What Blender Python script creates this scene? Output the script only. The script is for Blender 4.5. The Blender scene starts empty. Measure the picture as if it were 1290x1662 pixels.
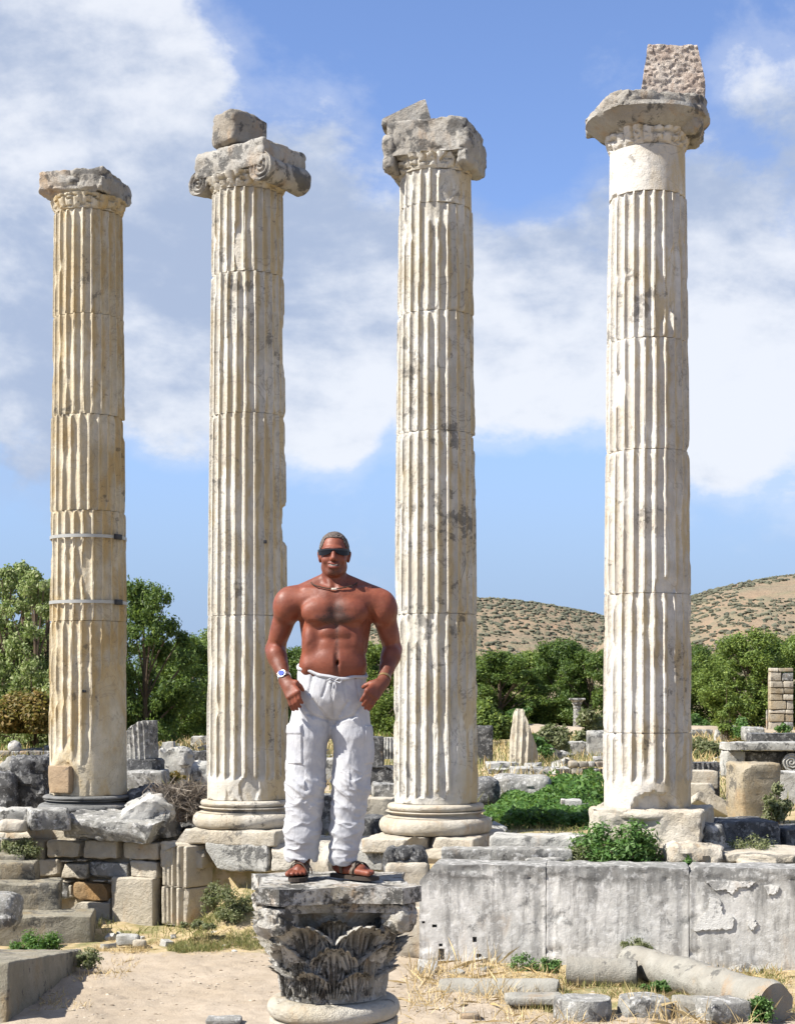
import bpy, math, random
import numpy as np
from mathutils import Vector, Matrix, Euler

# ------------------------------------------------------------------ camera, sky, sun
S = bpy.context.scene
C = S.collection
random.seed(7)
RNG = np.random.default_rng(11)
F = 2600.0; CX = 645.0; HY = 1130.0; EYE = 3.0          # focal length in photo pixels, principal column, horizon row, eye height
cam_d = bpy.data.cameras.new('camera'); cam = bpy.data.objects.new('camera', cam_d); C.objects.link(cam)
cam.location = (0, 0, EYE); cam.rotation_euler = (math.pi/2, 0, 0)
cam_d.sensor_fit = 'VERTICAL'; cam_d.sensor_height = 36; cam_d.lens = 36*F/1662
cam_d.shift_y = (HY-831)/1662; cam_d.clip_start = 0.1; cam_d.clip_end = 6000
S.camera = cam
TO_SUN = Vector((-0.94, -0.34, 1.04)).normalized()
sun_d = bpy.data.lights.new('sun', 'SUN'); sun = bpy.data.objects.new('sun', sun_d); C.objects.link(sun)
sun_d.energy = 5.0; sun_d.angle = math.radians(0.5); sun_d.color = (1.0, 0.955, 0.88)
sun.rotation_euler = TO_SUN.to_track_quat('Z', 'Y').to_euler(); sun.location = (-20, -10, 30)
S.view_settings.view_transform = 'Standard'; S.view_settings.look = 'None'
S.view_settings.exposure = 1.15; S.view_settings.gamma = 1.0; S.view_settings.use_curve_mapping = False
S.render.engine = 'CYCLES'
S.cycles.use_denoising = True
S.cycles.max_bounces = 6; S.cycles.diffuse_bounces = 3; S.cycles.glossy_bounces = 2
S.cycles.transparent_max_bounces = 4

def pdir(px, py):
    return Vector(((px-CX)/F, 1.0, -(py-HY)/F)).normalized()

class NT:
    """tiny node-tree helper"""
    def __init__(s, tree): s.t = tree; s.n = tree.nodes; s.l = tree.links
    def new(s, typ, **kw):
        n = s.n.new(typ)
        for k, v in kw.items(): setattr(n, k, v)
        return n
    def put(s, sock, v):
        if isinstance(v, bpy.types.NodeSocket): s.l.new(v, sock)
        elif v is not None:
            if hasattr(sock.default_value, '__len__') and not hasattr(v, '__len__'): v = (v,)*len(sock.default_value)
            if hasattr(sock.default_value, '__len__') and len(sock.default_value) == 4 and len(v) == 3: v = (*v, 1)
            sock.default_value = v
    def math(s, op, a, b=None, c=None, clamp=False):
        n = s.new('ShaderNodeMath', operation=op, use_clamp=clamp)
        s.put(n.inputs[0], a)
        if b is not None: s.put(n.inputs[1], b)
        if c is not None: s.put(n.inputs[2], c)
        return n.outputs[0]
    def vmath(s, op, a, b=None, out=0):
        n = s.new('ShaderNodeVectorMath', operation=op)
        s.put(n.inputs[0], a)
        if b is not None: s.put(n.inputs[1], b)
        return n.outputs[out]
    def mix(s, f, a, b, mode='MIX'):
        n = s.new('ShaderNodeMix', data_type='RGBA', blend_type=mode)
        s.put(n.inputs[0], f); s.put(n.inputs[6], a); s.put(n.inputs[7], b)
        return n.outputs[2]
    def ramp(s, f, lo, hi, a=0.0, b=1.0, smooth=True):
        n = s.new('ShaderNodeMapRange', interpolation_type='SMOOTHSTEP' if smooth else 'LINEAR')
        s.put(n.inputs[0], f)
        for i, v in enumerate((lo, hi, a, b)): s.put(n.inputs[i+1], v)
        return n.outputs[0]
    def noise(s, vec, scale, detail=4, rough=0.55, dist=0.0, out=0):
        n = s.new('ShaderNodeTexNoise')
        s.put(n.inputs['Vector'], vec); n.inputs['Scale'].default_value = scale
        n.inputs['Detail'].default_value = detail; n.inputs['Roughness'].default_value = rough
        n.inputs['Distortion'].default_value = dist
        return n.outputs[out]
    def scale(s, vec, xyz, off=(0, 0, 0)):
        n = s.new('ShaderNodeMapping')
        s.put(n.inputs[0], vec); n.inputs['Scale'].default_value = xyz; n.inputs['Location'].default_value = off
        return n.outputs[0]

# ---- world: Nishita sky with procedural cumulus banks
W = bpy.data.worlds.new('World'); S.world = W; W.use_nodes = True
w = NT(W.node_tree); w.n.clear()
sky = w.new('ShaderNodeTexSky', sky_type='NISHITA', sun_disc=False)
sky.sun_elevation = math.asin(TO_SUN.z); sky.sun_rotation = math.atan2(TO_SUN.x, TO_SUN.y)
sky.air_density = 1.0; sky.dust_density = 0.2; sky.ozone_density = 3.0; sky.altitude = 600
tc = w.new('ShaderNodeTexCoord').outputs['Generated']
skyc = w.vmath('MULTIPLY', sky.outputs[0], (0.083, 0.082, 0.094))
gam = w.new('ShaderNodeGamma'); w.put(gam.inputs[0], skyc); gam.inputs[1].default_value = 1.0
skyc = gam.outputs[0]
stretch = w.scale(tc, (1.0, 1.0, 1.5), (3.1, 0.7, 0.2))
big = w.noise(stretch, 8.0, 9, 0.60, 0.15)
fine = w.noise(stretch, 30.0, 7, 0.62, 0.1)
dens = w.math('ADD', big, w.math('MULTIPLY', w.math('SUBTRACT', fine, 0.5), 0.22))
# (photo px, photo py, radius deg, weight): where banks stand and where the blue shows
for px, py, rad, wt in [(110, 90, 5.2, .24), (230, 60, 3.0, .10), (60, 330, 5.0, .12), (420, 270, 4.6, .22), (560, 300, 3.4, .14), (880, 420, 6.5, .13),
                        (1250, 330, 4.4, .15), (180, 520, 5.0, .10), (880, 605, 2.8, .22), (590, 600, 2.8, .20), (310, 655, 2.2, .24), (515, 700, 1.8, .22), (1180, 690, 1.8, .16), (1200, 560, 4.0, .09), (1180, 690, 2.0, .1), (40, 620, 3.5, .14),
                        (600, 60, 5.5, -.34), (850, 100, 4.6, -.28), (1230, 20, 4.0, -.2), (860, 290, 1.5, -.14), (20, 370, 1.1, -.10), (400, 60, 2.6, -.12),
                        (640, 870, 5.0, -.16), (250, 870, 5.0, -.16), (1100, 870, 5.0, -.16), (900, 780, 3.0, -.16), (280, 780, 3., -.14), (1250, 100, 1.5, .12)]:
    c = w.new('ShaderNodeCombineXYZ'); d = pdir(px, py)
    for i in range(3): c.inputs[i].default_value = d[i]
    dt = w.vmath('DOT_PRODUCT', tc, c.outputs[0], out=1)
    dens = w.math('ADD', dens, w.ramp(dt, math.cos(math.radians(rad*1.5)), math.cos(math.radians(rad*.15)), 0, wt))
sep = w.new('ShaderNodeSeparateXYZ'); w.put(sep.inputs[0], tc)
dens = w.math('ADD', dens, w.ramp(sep.outputs[2], 0.05, 0.16, -.06, 0.0))
dens = w.math('ADD', dens, w.math('MULTIPLY', w.ramp(sep.outputs[2], .08, .25), w.ramp(sep.outputs[2], .44, .30, 0, .08)))
skyc = w.mix(w.ramp(sep.outputs[2], 0.25, 0.02, 0, .92), skyc, (0.152, 0.216, 0.330))
mask = w.ramp(dens, 0.455, 0.69)
wisp = w.math('MULTIPLY', w.ramp(dens, 0.34, 0.56), 0.30)
mask = w.math('MAXIMUM', mask, wisp)
offn = w.noise(w.scale(tc, (1, 1, 2.2), (3.1, 0.7, 0.28)), 4.5, 6, 0.55, 0.3)
lit = w.ramp(w.math('ADD', offn, w.math('MULTIPLY', w.math('SUBTRACT', fine, .5), .25)), 0.38, 0.62)
ccol = w.mix(lit, (0.20, 0.24, 0.32), (0.405, 0.42, 0.45))
col = w.mix(w.math('MULTIPLY', mask, 0.93), skyc, ccol)
bg = w.new('ShaderNodeBackground'); w.put(bg.inputs[0], col); bg.inputs[1].default_value = 1.0
wo = w.new('ShaderNodeOutputWorld'); w.l.new(bg.outputs[0], wo.inputs[0])

# ------------------------------------------------------------------ numeric helpers
def _h(ix, iy, iz, seed):
    h = (ix*374761393 + iy*668265263 + iz*2147483647 + seed*974634777) & 0xffffffff
    h = ((h ^ (h >> 13))*1274126177) & 0xffffffff
    h = h ^ (h >> 16)
    return (h & 0xffffff)/float(0xffffff)
def vnoise(p, seed=0):
    p = np.asarray(p, float); i = np.floor(p).astype(np.int64); f = p-i; f = f*f*(3-2*f)
    x, y, z = i[..., 0], i[..., 1], i[..., 2]; fx, fy, fz = f[..., 0], f[..., 1], f[..., 2]
    r = 0
    for a in (0, 1):
        for b in (0, 1):
            for c in (0, 1):
                r = r + _h(x+a, y+b, z+c, seed)*(fx if a else 1-fx)*(fy if b else 1-fy)*(fz if c else 1-fz)
    return r
def fbm(p, octv=4, seed=0, gain=0.5):
    p = np.asarray(p, float); s = 0; a = 1; t = 0
    for o in range(octv):
        s = s+a*vnoise(p*(2.03**o)+17.3*o, seed+o); t += a; a *= gain
    return s/t                                           # 0..1
def sst(x, a, b):
    t = np.clip((x-a)/(b-a), 0, 1); return t*t*(3-2*t)

WL = {}
def mk(name, v, f, mat=None, parent=None, smooth=True, origin=None, attrs=None, sharp=34):
    """one mesh object from world-space vertices; origin at the middle of its foot"""
    v = np.asarray(v, float).reshape(-1, 3)
    if origin is None: origin = np.array([v[:, 0].mean(), v[:, 1].mean(), v[:, 2].min()])
    origin = np.asarray(origin, float)
    me = bpy.data.meshes.new(name)
    if isinstance(f, np.ndarray):
        n, k = f.shape
        me.vertices.add(len(v)); me.vertices.foreach_set('co', (v-origin).ravel())
        me.loops.add(n*k); me.loops.foreach_set('vertex_index', f.ravel().astype(np.int32))
        me.polygons.add(n); me.polygons.foreach_set('loop_start', np.arange(0, n*k, k, dtype=np.int32))
        me.polygons.foreach_set('use_smooth', np.full(n, smooth))
        me.update(calc_edges=True)
    else:
        me.from_pydata((v-origin).tolist(), [], f)
        me.polygons.foreach_set('use_smooth', [smooth]*len(me.polygons))
    for k, a in (attrs or {}).items():
        at = me.attributes.new(k, 'FLOAT', 'POINT'); at.data.foreach_set('value', np.asarray(a, np.float32))
    if smooth and sharp: me.set_sharp_from_angle(angle=math.radians(sharp))
    if mat: me.materials.append(mat)
    o = bpy.data.objects.new(name, me); C.objects.link(o)
    pl = np.array(WL[parent.name]) if parent else np.zeros(3)
    o.location = origin-pl
    if parent: o.parent = parent
    WL[o.name] = origin
    return o
def empty(name, loc, label, cat, group=None):
    o = bpy.data.objects.new(name, None); C.objects.link(o); o.location = loc; o.empty_display_size = .2
    WL[o.name] = np.array(loc, float); tag(o, label, cat, group); return o
def tag(o, label, cat, group=None):
    o['label'] = label; o['category'] = cat
    o['kind'] = 'thing'
    if group: o['group'] = group
    return o
def kind(o, k, label=None):
    o['kind'] = k
    if label: o['label'] = label
    return o
def pw(px, py, D): return np.array([(px-CX)/F*D, D, EYE-(py-HY)/F*D])
def gp(px, py, z):
    D = (EYE-z)*F/(py-HY); return np.array([(px-CX)/F*D, D, z])
def rotm(rz=0, rx=0, ry=0):
    return np.array(Euler((rx, ry, rz)).to_matrix())

def gridf(nu, nv, wu=False, off=0, flip=False):
    """quads of an nu x nv grid (row-major u,v); wu closes u"""
    u = np.arange(nu if wu else nu-1); v = np.arange(nv-1)
    U, V = np.meshgrid(u, v, indexing='ij'); U2 = (U+1) % nu
    q = np.stack([U*nv+V, U2*nv+V, U2*nv+V+1, U*nv+V+1], -1).reshape(-1, 4)+off
    return q[:, ::-1] if flip else q

def boxlat(h, r, n):
    """surface lattice of a box with rounded edges -> verts, normals, quads"""
    ax = []
    for k in range(3):
        rr = min(r, h[k]*.6)
        ax.append(np.unique(np.concatenate([[-h[k], -h[k]+.4*rr], np.linspace(-h[k]+rr, h[k]-rr, max(2, n[k])), [h[k]-.4*rr, h[k]]])))
    N = [len(a) for a in ax]; ids = {}; P = []; Q = []
    idx = -np.ones(N, int)
    m = np.zeros(N, bool)
    m[0] = m[-1] = True; m[:, 0] = m[:, -1] = True; m[:, :, 0] = m[:, :, -1] = True
    w_ = np.argwhere(m); idx[m] = np.arange(len(w_))
    P = np.stack([ax[0][w_[:, 0]], ax[1][w_[:, 1]], ax[2][w_[:, 2]]], -1)
    for a in range(3):
        b, c = (a+1) % 3, (a+2) % 3
        for side in (0, N[a]-1):
            B, D_ = np.meshgrid(np.arange(N[b]-1), np.arange(N[c]-1), indexing='ij')
            def g(db, dc):
                ii = [None]*3; ii[a] = np.full(B.shape, side); ii[b] = B+db; ii[c] = D_+dc
                return idx[ii[0], ii[1], ii[2]]
            q = np.stack([g(0, 0), g(1, 0), g(1, 1), g(0, 1)], -1).reshape(-1, 4)
            Q.append(q if side else q[:, ::-1])
    Q = np.concatenate(Q)
    hh = np.array(h); rr = np.minimum(r, hh*.6)
    q = np.clip(P, -(hh-rr), hh-rr); d = P-q; dn = d/np.maximum(np.linalg.norm(d/rr, axis=1, keepdims=True), 1e-9)
    P = q+dn
    nn = d/np.maximum(np.linalg.norm(d, axis=1, keepdims=True), 1e-9)
    return P, nn, Q

def rockv(size, r=.022, amp=.018, freq=3.0, chops=3, seed=0, res=.06, cut=(.72, .97), taper=0, planes=None, fine=.3):
    rg = np.random.default_rng(seed)
    h = np.array(size)/2
    n = [int(np.clip(size[k]/res, 2, 60)) for k in range(3)]
    P, N, Q = boxlat(h, r, n)
    if taper: P[:, :2] *= (1-taper*(P[:, 2:3]/h[2]+1)/2)
    for _ in range(chops):
        nv = rg.normal(size=3); nv /= np.linalg.norm(nv)
        sup = np.abs(nv*h).sum()*rg.uniform(*cut)
        P = P-np.maximum(0, P@nv-sup)[:, None]*nv
    for nv, dd in (planes or []):
        nv = np.array(nv, float); nv /= np.linalg.norm(nv)
        P = P-np.maximum(0, P@nv-dd)[:, None]*nv
    off = rg.uniform(0, 90, 3)
    rid = np.abs(fbm(P*freq*1.3+off[::-1], 3, 7)-.5)*2
    dsp = (fbm(P*freq+off, 4, seed % 50)-.5)*2*amp + (fbm(P*freq*6+off, 2, 3)-.5)*2*amp*fine + (np.minimum(rid, .22)-.22)*amp*3.0
    P = P+N*dsp[:, None]
    return P, Q
def rock(name, size, c, mat, rz=0, rx=0, ry=0, parent=None, base=True, smooth=True, **kw):
    """stone block; c is the centre of its footprint when base, else its middle"""
    kw.setdefault('seed', int(RNG.integers(1, 9999)))
    P, Q = rockv(size, **kw)
    P = P@rotm(rz, rx, ry).T
    c = np.array(c, float)
    if base: P[:, 2] -= P[:, 2].min()
    return mk(name, P+c, Q, mat, parent, smooth)
def block(name, x0, y0, x1, y1, D, dep, mat, parent=None, rz=0, **kw):
    """stone whose front fills the photo rectangle at distance D"""
    a = pw(x0, y0, D); b = pw(x1, y1, D)
    sz = (abs(b[0]-a[0]), dep, abs(a[2]-b[2]))
    c = ((a[0]+b[0])/2, D+dep/2, (a[2]+b[2])/2)
    return rock(name, sz, c, mat, rz=rz, parent=parent, base=False, **kw)

def lathev(prof, n=64, c=(0, 0, 0), amp=0, freq=4, seed=0, cap=True):
    prof = np.array(prof, float); m = len(prof)
    th = np.linspace(0, 2*np.pi, n, endpoint=False)
    T, I = np.meshgrid(th, np.arange(m), indexing='ij')
    R = prof[I, 0]; Z = prof[I, 1]
    V = np.stack([R*np.cos(T), R*np.sin(T), Z], -1).reshape(-1, 3)
    if amp:
        d = (fbm(V*freq+seed*3.1, 4, seed)-.5)*2*amp
        V[:, :2] *= (1+d/np.maximum(np.linalg.norm(V[:, :2], axis=1), .05))[:, None]
        V[:, 2] += (fbm(V*freq+40, 2, seed+5)-.5)*amp*.5
    f = gridf(n, m, True).tolist()
    if cap:
        f.append([i*m for i in range(n)][::-1]); f.append([i*m+m-1 for i in range(n)])
    return V+np.array(c), f
def tubev(pts, rad, n=8, cap=True):
    pts = np.array(pts, float); m = len(pts); rad = np.broadcast_to(rad, m)
    t = np.gradient(pts, axis=0); t /= np.linalg.norm(t, axis=1, keepdims=True)+1e-9
    up = np.array([0, 0, 1.]) if abs(t[0, 2]) < .9 else np.array([1., 0, 0])
    V = []
    for i in range(m):
        a = np.cross(t[i], up); a /= np.linalg.norm(a)+1e-9; b = np.cross(a, t[i]); up = b
        th = np.linspace(0, 2*np.pi, n, endpoint=False)
        V.append(pts[i]+rad[i]*(np.cos(th)[:, None]*a+np.sin(th)[:, None]*b))
    V = np.array(V).transpose(1, 0, 2).reshape(-1, 3)
    f = gridf(n, m, True).tolist()
    if cap: f.append([i*m for i in range(n)]); f.append([i*m+m-1 for i in range(n)][::-1])
    return V, f
def join(parts):
    V = []; Fc = []; o = 0
    for v, f in parts:
        v = np.asarray(v).reshape(-1, 3); V.append(v)
        Fc += [[i+o for i in q] for q in (f.tolist() if isinstance(f, np.ndarray) else f)]; o += len(v)
    return np.concatenate(V), Fc

# ------------------------------------------------------------------ materials
def base_mat(name, rough=.85, spec=.3):
    m = bpy.data.materials.new(name); m.use_nodes = True
    t = NT(m.node_tree); b = t.n['Principled BSDF']
    b.inputs['Roughness'].default_value = rough; b.inputs['Specular IOR Level'].default_value = spec
    return m, t, b
def bump(t, b, h, strength=.5, dist=.01):
    n = t.new('ShaderNodeBump'); n.inputs['Strength'].default_value = strength; n.inputs['Distance'].default_value = dist
    t.put(n.inputs['Height'], h); t.put(b.inputs['Normal'], n.outputs[0])
def marble(name, c1, c2, ochre=.3, lichen=.3, streak=.2, vein=.0, oc=(.42, .24, .09), dk=(.045, .045, .045), bmp=.5, side=0.0, fs=1.0, topw=.0, crown=0):
    m, t, b = base_mat(name); c1 = tuple(x*.62 for x in c1); c2 = tuple(x*.62 for x in c2); oc = tuple(x*.76 for x in oc)
    P = t.new('ShaderNodeNewGeometry').outputs['Position']
    n1 = t.noise(P, 1.6*fs, 5, .6); n2 = t.noise(P, 7*fs, 6, .62, .4)
    col = t.mix(t.ramp(n1, .38, .62), c1, c2)
    col = t.mix(t.ramp(n2, .35, .7, 0, .45), col, tuple(x*.62 for x in c1))
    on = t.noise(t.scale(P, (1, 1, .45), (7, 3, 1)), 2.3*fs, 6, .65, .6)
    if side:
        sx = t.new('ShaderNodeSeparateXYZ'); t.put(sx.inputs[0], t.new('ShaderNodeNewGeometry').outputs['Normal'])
        on = t.math('ADD', on, t.math('MULTIPLY', sx.outputs[0], side))  # more ochre on right-facing stone: patina, and warm shade painted into the colour
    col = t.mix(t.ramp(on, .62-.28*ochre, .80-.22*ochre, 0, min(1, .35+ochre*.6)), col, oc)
    if streak:
        sn = t.noise(t.scale(P, (1, 1, .12), (1, 9, 4)), 9*fs, 5, .6, .2)
        col = t.mix(t.ramp(sn, .66-.2*streak, .80-.15*streak, 0, .25+.55*streak), col, tuple(x*.38 for x in c1))
    if vein:
        vn = t.noise(t.scale(P, (1, 1, .8), (3, 5, 2)), 1.7, 5, .6, 1.2)
        vv = t.math('ABSOLUTE', t.math('SUBTRACT', vn, .5))
        col = t.mix(t.ramp(vv, .0, .012, vein*.55, 0), col, (.10, .09, .08))
    if crown:
        sz = t.new('ShaderNodeSeparateXYZ'); t.put(sz.inputs[0], P); cn = t.noise(t.scale(P, (1, 1, .35), (2, 2, 2)), 5, 7, .68)
        cz = t.math('ADD', sz.outputs[2], t.math('MULTIPLY', t.math('SUBTRACT', cn, .5), 1.5)); col = t.mix(t.ramp(cz, .70, 1.12, 0, crown), col, (.10, .10, .095))
    if lichen:
        ln = t.noise(P, 4.5*fs, 9, .72, .3); lm = t.noise(P, 1.1*fs, 3, .5)
        ln = t.math('ADD', ln, t.math('MULTIPLY', t.math('SUBTRACT', lm, .5), .5))
        col = t.mix(t.ramp(ln, .62-.22*lichen, .68-.2*lichen, 0, min(.95, .55+lichen*.45)), col, dk)
    if topw:
        wn = t.noise(P, 11*fs, 6, .7)
        col = t.mix(t.ramp(wn, .52, .6, 0, topw), col, (.72, .71, .68))
    t.put(b.inputs['Base Color'], col)
    hb = t.math('ADD', t.noise(P, 14*fs, 8, .68), t.math('MULTIPLY', t.noise(P, 70*fs, 3, .6), .35))
    bump(t, b, hb, min(1, bmp*1.2), .035)
    return m
M = {}
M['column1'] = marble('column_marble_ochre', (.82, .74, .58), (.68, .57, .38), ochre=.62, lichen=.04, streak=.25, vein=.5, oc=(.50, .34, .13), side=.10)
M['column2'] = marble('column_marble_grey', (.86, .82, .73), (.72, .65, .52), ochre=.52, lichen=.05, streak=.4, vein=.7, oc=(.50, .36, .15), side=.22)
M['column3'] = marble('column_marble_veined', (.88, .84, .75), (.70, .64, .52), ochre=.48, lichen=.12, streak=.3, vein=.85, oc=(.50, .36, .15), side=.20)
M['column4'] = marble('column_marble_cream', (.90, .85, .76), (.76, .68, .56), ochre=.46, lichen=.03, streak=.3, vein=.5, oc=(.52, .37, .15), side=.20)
M['capital'] = marble('capital_stone', (.60, .57, .51), (.44, .40, .34), ochre=.35, lichen=.42, streak=.1, bmp=.9)
M['basewarm'] = marble('base_stone_warm', (.76, .70, .59), (.62, .54, .41), ochre=.35, lichen=.16, streak=.1, bmp=.7)
M['basegrey'] = marble('base_stone_dark', (.25, .25, .24), (.18, .18, .17), ochre=.1, lichen=.35, streak=.1)
M['white'] = marble('white_marble', (.74, .72, .66), (.50, .49, .44), ochre=.2, lichen=.50, streak=.15, bmp=.8)
M['grey'] = marble('grey_marble', (.46, .45, .41), (.34, .33, .30), ochre=.15, lichen=.40, streak=.1, bmp=.8, topw=.4)
M['cream'] = marble('cream_stone', (.74, .67, .54), (.60, .53, .41), ochre=.3, lichen=.18, streak=.1, bmp=.7)
M['tan'] = marble('tan_stone', (.52, .45, .33), (.46, .36, .22), ochre=.35, lichen=.30, streak=.0, bmp=.8)
M['orange'] = marble('orange_stone', (.40, .24, .10), (.44, .31, .17), ochre=.7, lichen=.2, streak=.0, bmp=.8)
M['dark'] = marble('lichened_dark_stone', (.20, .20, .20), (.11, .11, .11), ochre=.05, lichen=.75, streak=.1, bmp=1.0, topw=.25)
M['steps'] = marble('step_stone', (.44, .40, .31), (.34, .31, .23), ochre=.4, lichen=.32, streak=.2, bmp=.9, oc=(.30, .21, .09))
M['parapet'] = marble('parapet_marble', (.88, .85, .79), (.66, .64, .59), ochre=.12, lichen=.22, streak=1.0, crown=.75, bmp=.28, fs=1.1, dk=(.12, .12, .115), topw=.3)
M['corinth'] = marble('corinthian_marble', (.86, .83, .76), (.60, .54, .42), ochre=.34, lichen=.60, streak=.15, bmp=.8, fs=2.6, dk=(.022, .022, .020), topw=.35)
M['fill'] = marble('repair_mortar', (.50, .36, .22), (.46, .34, .22), ochre=.2, lichen=.1, streak=0)
M['rubble'] = marble('rubble_stone', (.50, .46, .38), (.36, .33, .28), ochre=.5, lichen=.35, streak=0)

def ground_mat():
    m, t, b = base_mat('ground_earth', .95, .15)
    P = t.new('ShaderNodeNewGeometry').outputs['Position']
    at = t.new('ShaderNodeAttribute', attribute_name='grassy').outputs['Fac']
    n = t.noise(P, .9, 6, .6); n2 = t.noise(P, 9, 6, .65); n3 = t.noise(P, 60, 3, .6)
    sand = t.mix(t.ramp(n, .35, .65), (.305, .25, .185), (.36, .30, .23))
    sand = t.mix(t.ramp(n2, .42, .72, 0, .5), sand, (.25, .20, .145))
    sand = t.mix(t.ramp(n3, .60, .72, 0, .45), sand, (.20, .15, .10))
    dry = t.mix(t.ramp(n2, .4, .6), (.30, .24, .12), (.40, .31, .19))
    dry = t.mix(t.ramp(t.noise(P, 1.7, 5, .6), .5, .64, 0, .7), dry, (.10, .12, .04))
    g = t.math('ADD', at, t.math('MULTIPLY', t.math('SUBTRACT', n2, .5), 1.1))
    t.put(b.inputs['Base Color'], t.mix(t.ramp(g, .35, .65), sand, dry))
    bump(t, b, t.math('ADD', t.noise(P, 24, 7, .7), t.math('MULTIPLY', t.noise(P, 110, 2, .5), .3)), .6, .03)
    return m
def leaf_mat(name, cols, rough=.6, trans=.35):
    m, t, b = base_mat(name, rough, .35)
    r = t.new('ShaderNodeNewGeometry').outputs['Random Per Island']
    n = t.new('ShaderNodeValToRGB'); t.put(n.inputs[0], r)
    e = n.color_ramp.elements
    while len(e) < len(cols): e.new(.5)
    for i, c in enumerate(cols): e[i].position = i/(len(cols)-1); e[i].color = (*c, 1)
    t.put(b.inputs['Base Color'], n.outputs[0])
    if trans:
        tr = t.new('ShaderNodeBsdfTranslucent'); t.put(tr.inputs[0], t.mix(.5, n.outputs[0], (.16, .22, .03), 'ADD'))
        mx = t.new('ShaderNodeMixShader'); mx.inputs[0].default_value = trans
        t.l.new(b.outputs[0], mx.inputs[1]); t.l.new(tr.outputs[0], mx.inputs[2])
        t.l.new(mx.outputs[0], t.n['Material Output'].inputs[0])
    return m
def plain(name, c, rough=.6, spec=.3, metal=0, bmp=None):
    m, t, b = base_mat(name, rough, spec); b.inputs['Metallic'].default_value = metal
    P = t.new('ShaderNodeNewGeometry').outputs['Position']
    n = t.noise(P, 30, 4, .6)
    t.put(b.inputs['Base Color'], t.mix(t.ramp(n, .3, .7, 0, .35), c, tuple(x*.7 for x in c)))
    if bmp: bump(t, b, t.noise(P, bmp[0], 4, .6), bmp[1], .005)
    return m
M['ground'] = ground_mat()
M['leaf_dark'] = leaf_mat('leaves_dark', [(.035, .060, .014), (.055, .10, .020), (.085, .14, .026), (.15, .20, .045)])
M['leaf_mid'] = leaf_mat('leaves_mid', [(.06, .095, .020), (.10, .15, .030), (.14, .20, .04), (.22, .27, .06)])
M['leaf_pale'] = leaf_mat('leaves_pale', [(.10, .15, .035), (.16, .22, .06), (.24, .28, .11), (.32, .34, .18)])
M['leaf_rust'] = leaf_mat('leaves_rust', [(.10, .09, .025), (.17, .12, .03), (.24, .15, .04), (.12, .13, .03)])
M['leaf_herb'] = leaf_mat('leaves_herb', [(.025, .065, .010), (.045, .11, .015), (.075, .16, .03), (.13, .22, .05)])
M['leaf_shrub'] = leaf_mat('leaves_shrub', [(.03, .08, .015), (.055, .13, .022), (.10, .19, .05), (.17, .26, .10)])
M['leaf_grey'] = leaf_mat('leaves_greygreen', [(.10, .12, .05), (.15, .17, .08), (.20, .20, .11), (.09, .11, .04)])
M['straw'] = leaf_mat('dry_straw', [(.38, .27, .12), (.50, .38, .19), (.60, .48, .27), (.32, .22, .10)], .8, .1)
M['grassgreen'] = leaf_mat('grass_blades', [(.12, .15, .04), (.20, .20, .07), (.34, .29, .13), (.08, .12, .03)], .7, .15)
M['twig'] = leaf_mat('dead_twigs', [(.10, .08, .06), (.16, .13, .10), (.24, .21, .17)], .9, 0)
M['bark'] = plain('bark', (.12, .09, .065), .9, .1, bmp=(20, .8))

# ------------------------------------------------------------------ ground and hills
COLS = [(144, 22.45, 1), (402, 21.45, 2), (707, 20.7, 3), (1050, 19.8, 4)]      # photo column x, distance
SLOPE = -0.357
def yrow(x): return 20.7+SLOPE*(x-.494)
def yfront(x): return yrow(x)-.92
ZS = 1.05
def gz(x, y):
    """height of the ground: sandy court in front, temple terrace behind"""
    x = np.asarray(x, float); y = np.asarray(y, float)
    p = np.stack([x, y, 0*x], -1)
    step = np.where(x < .30, yfront(x)+.30, 18.38-.117*(x-.24))
    hi = sst(y, step-.02, step+.06)
    bankx = sst(x, -2.75, -2.0)*sst(-x, -.2, .5)*.8
    court = .60*sst(y, 18.9, 20.5)*bankx+(fbm(p*1.3, 4, 2)-.5)*.10+(fbm(p*6, 4, 4)-.5)*.060
    terr = ZS-.12+(fbm(p*.5, 4, 5)-.5)*.20*sst(y, 20, 25)+(fbm(p*3, 3, 6)-.5)*.05
    far = sst(y, 26, 45)*(fbm(p*.09, 3, 8)-.35)*.8
    return court*(1-hi)+(terr+far)*hi
ys = np.concatenate([np.linspace(-40, 9, 20), np.linspace(9.5, 13, 20), np.linspace(13.05, 22, 200), np.linspace(22.1, 45, 90), np.geomspace(46, 5000, 70)])
xo = np.geomspace(6.2, 4000, 60)
xs = np.concatenate([-xo[::-1], np.linspace(-6, 6, 240), xo])
X, Y = np.meshgrid(xs, ys, indexing='ij')
Z = gz(X, Y)
V = np.stack([X, Y, Z], -1).reshape(-1, 3)
pp = np.stack([X, Y, 0*X], -1)
gr = sst(Y, 18.0, 19.6)*.75+sst(X, .5, 1.3)*sst(Y, 14.4, 15.6)*.55+.15
gr = gr*(1-.5*sst(Y, 20, 23))+(fbm(pp*.8, 3, 12)-.5)*.4+sst(Y, 30, 60)*.7
kind(mk('ground', V, gridf(len(xs), len(ys)), M['ground'], attrs={'grassy': gr.ravel()}), 'structure')

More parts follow.
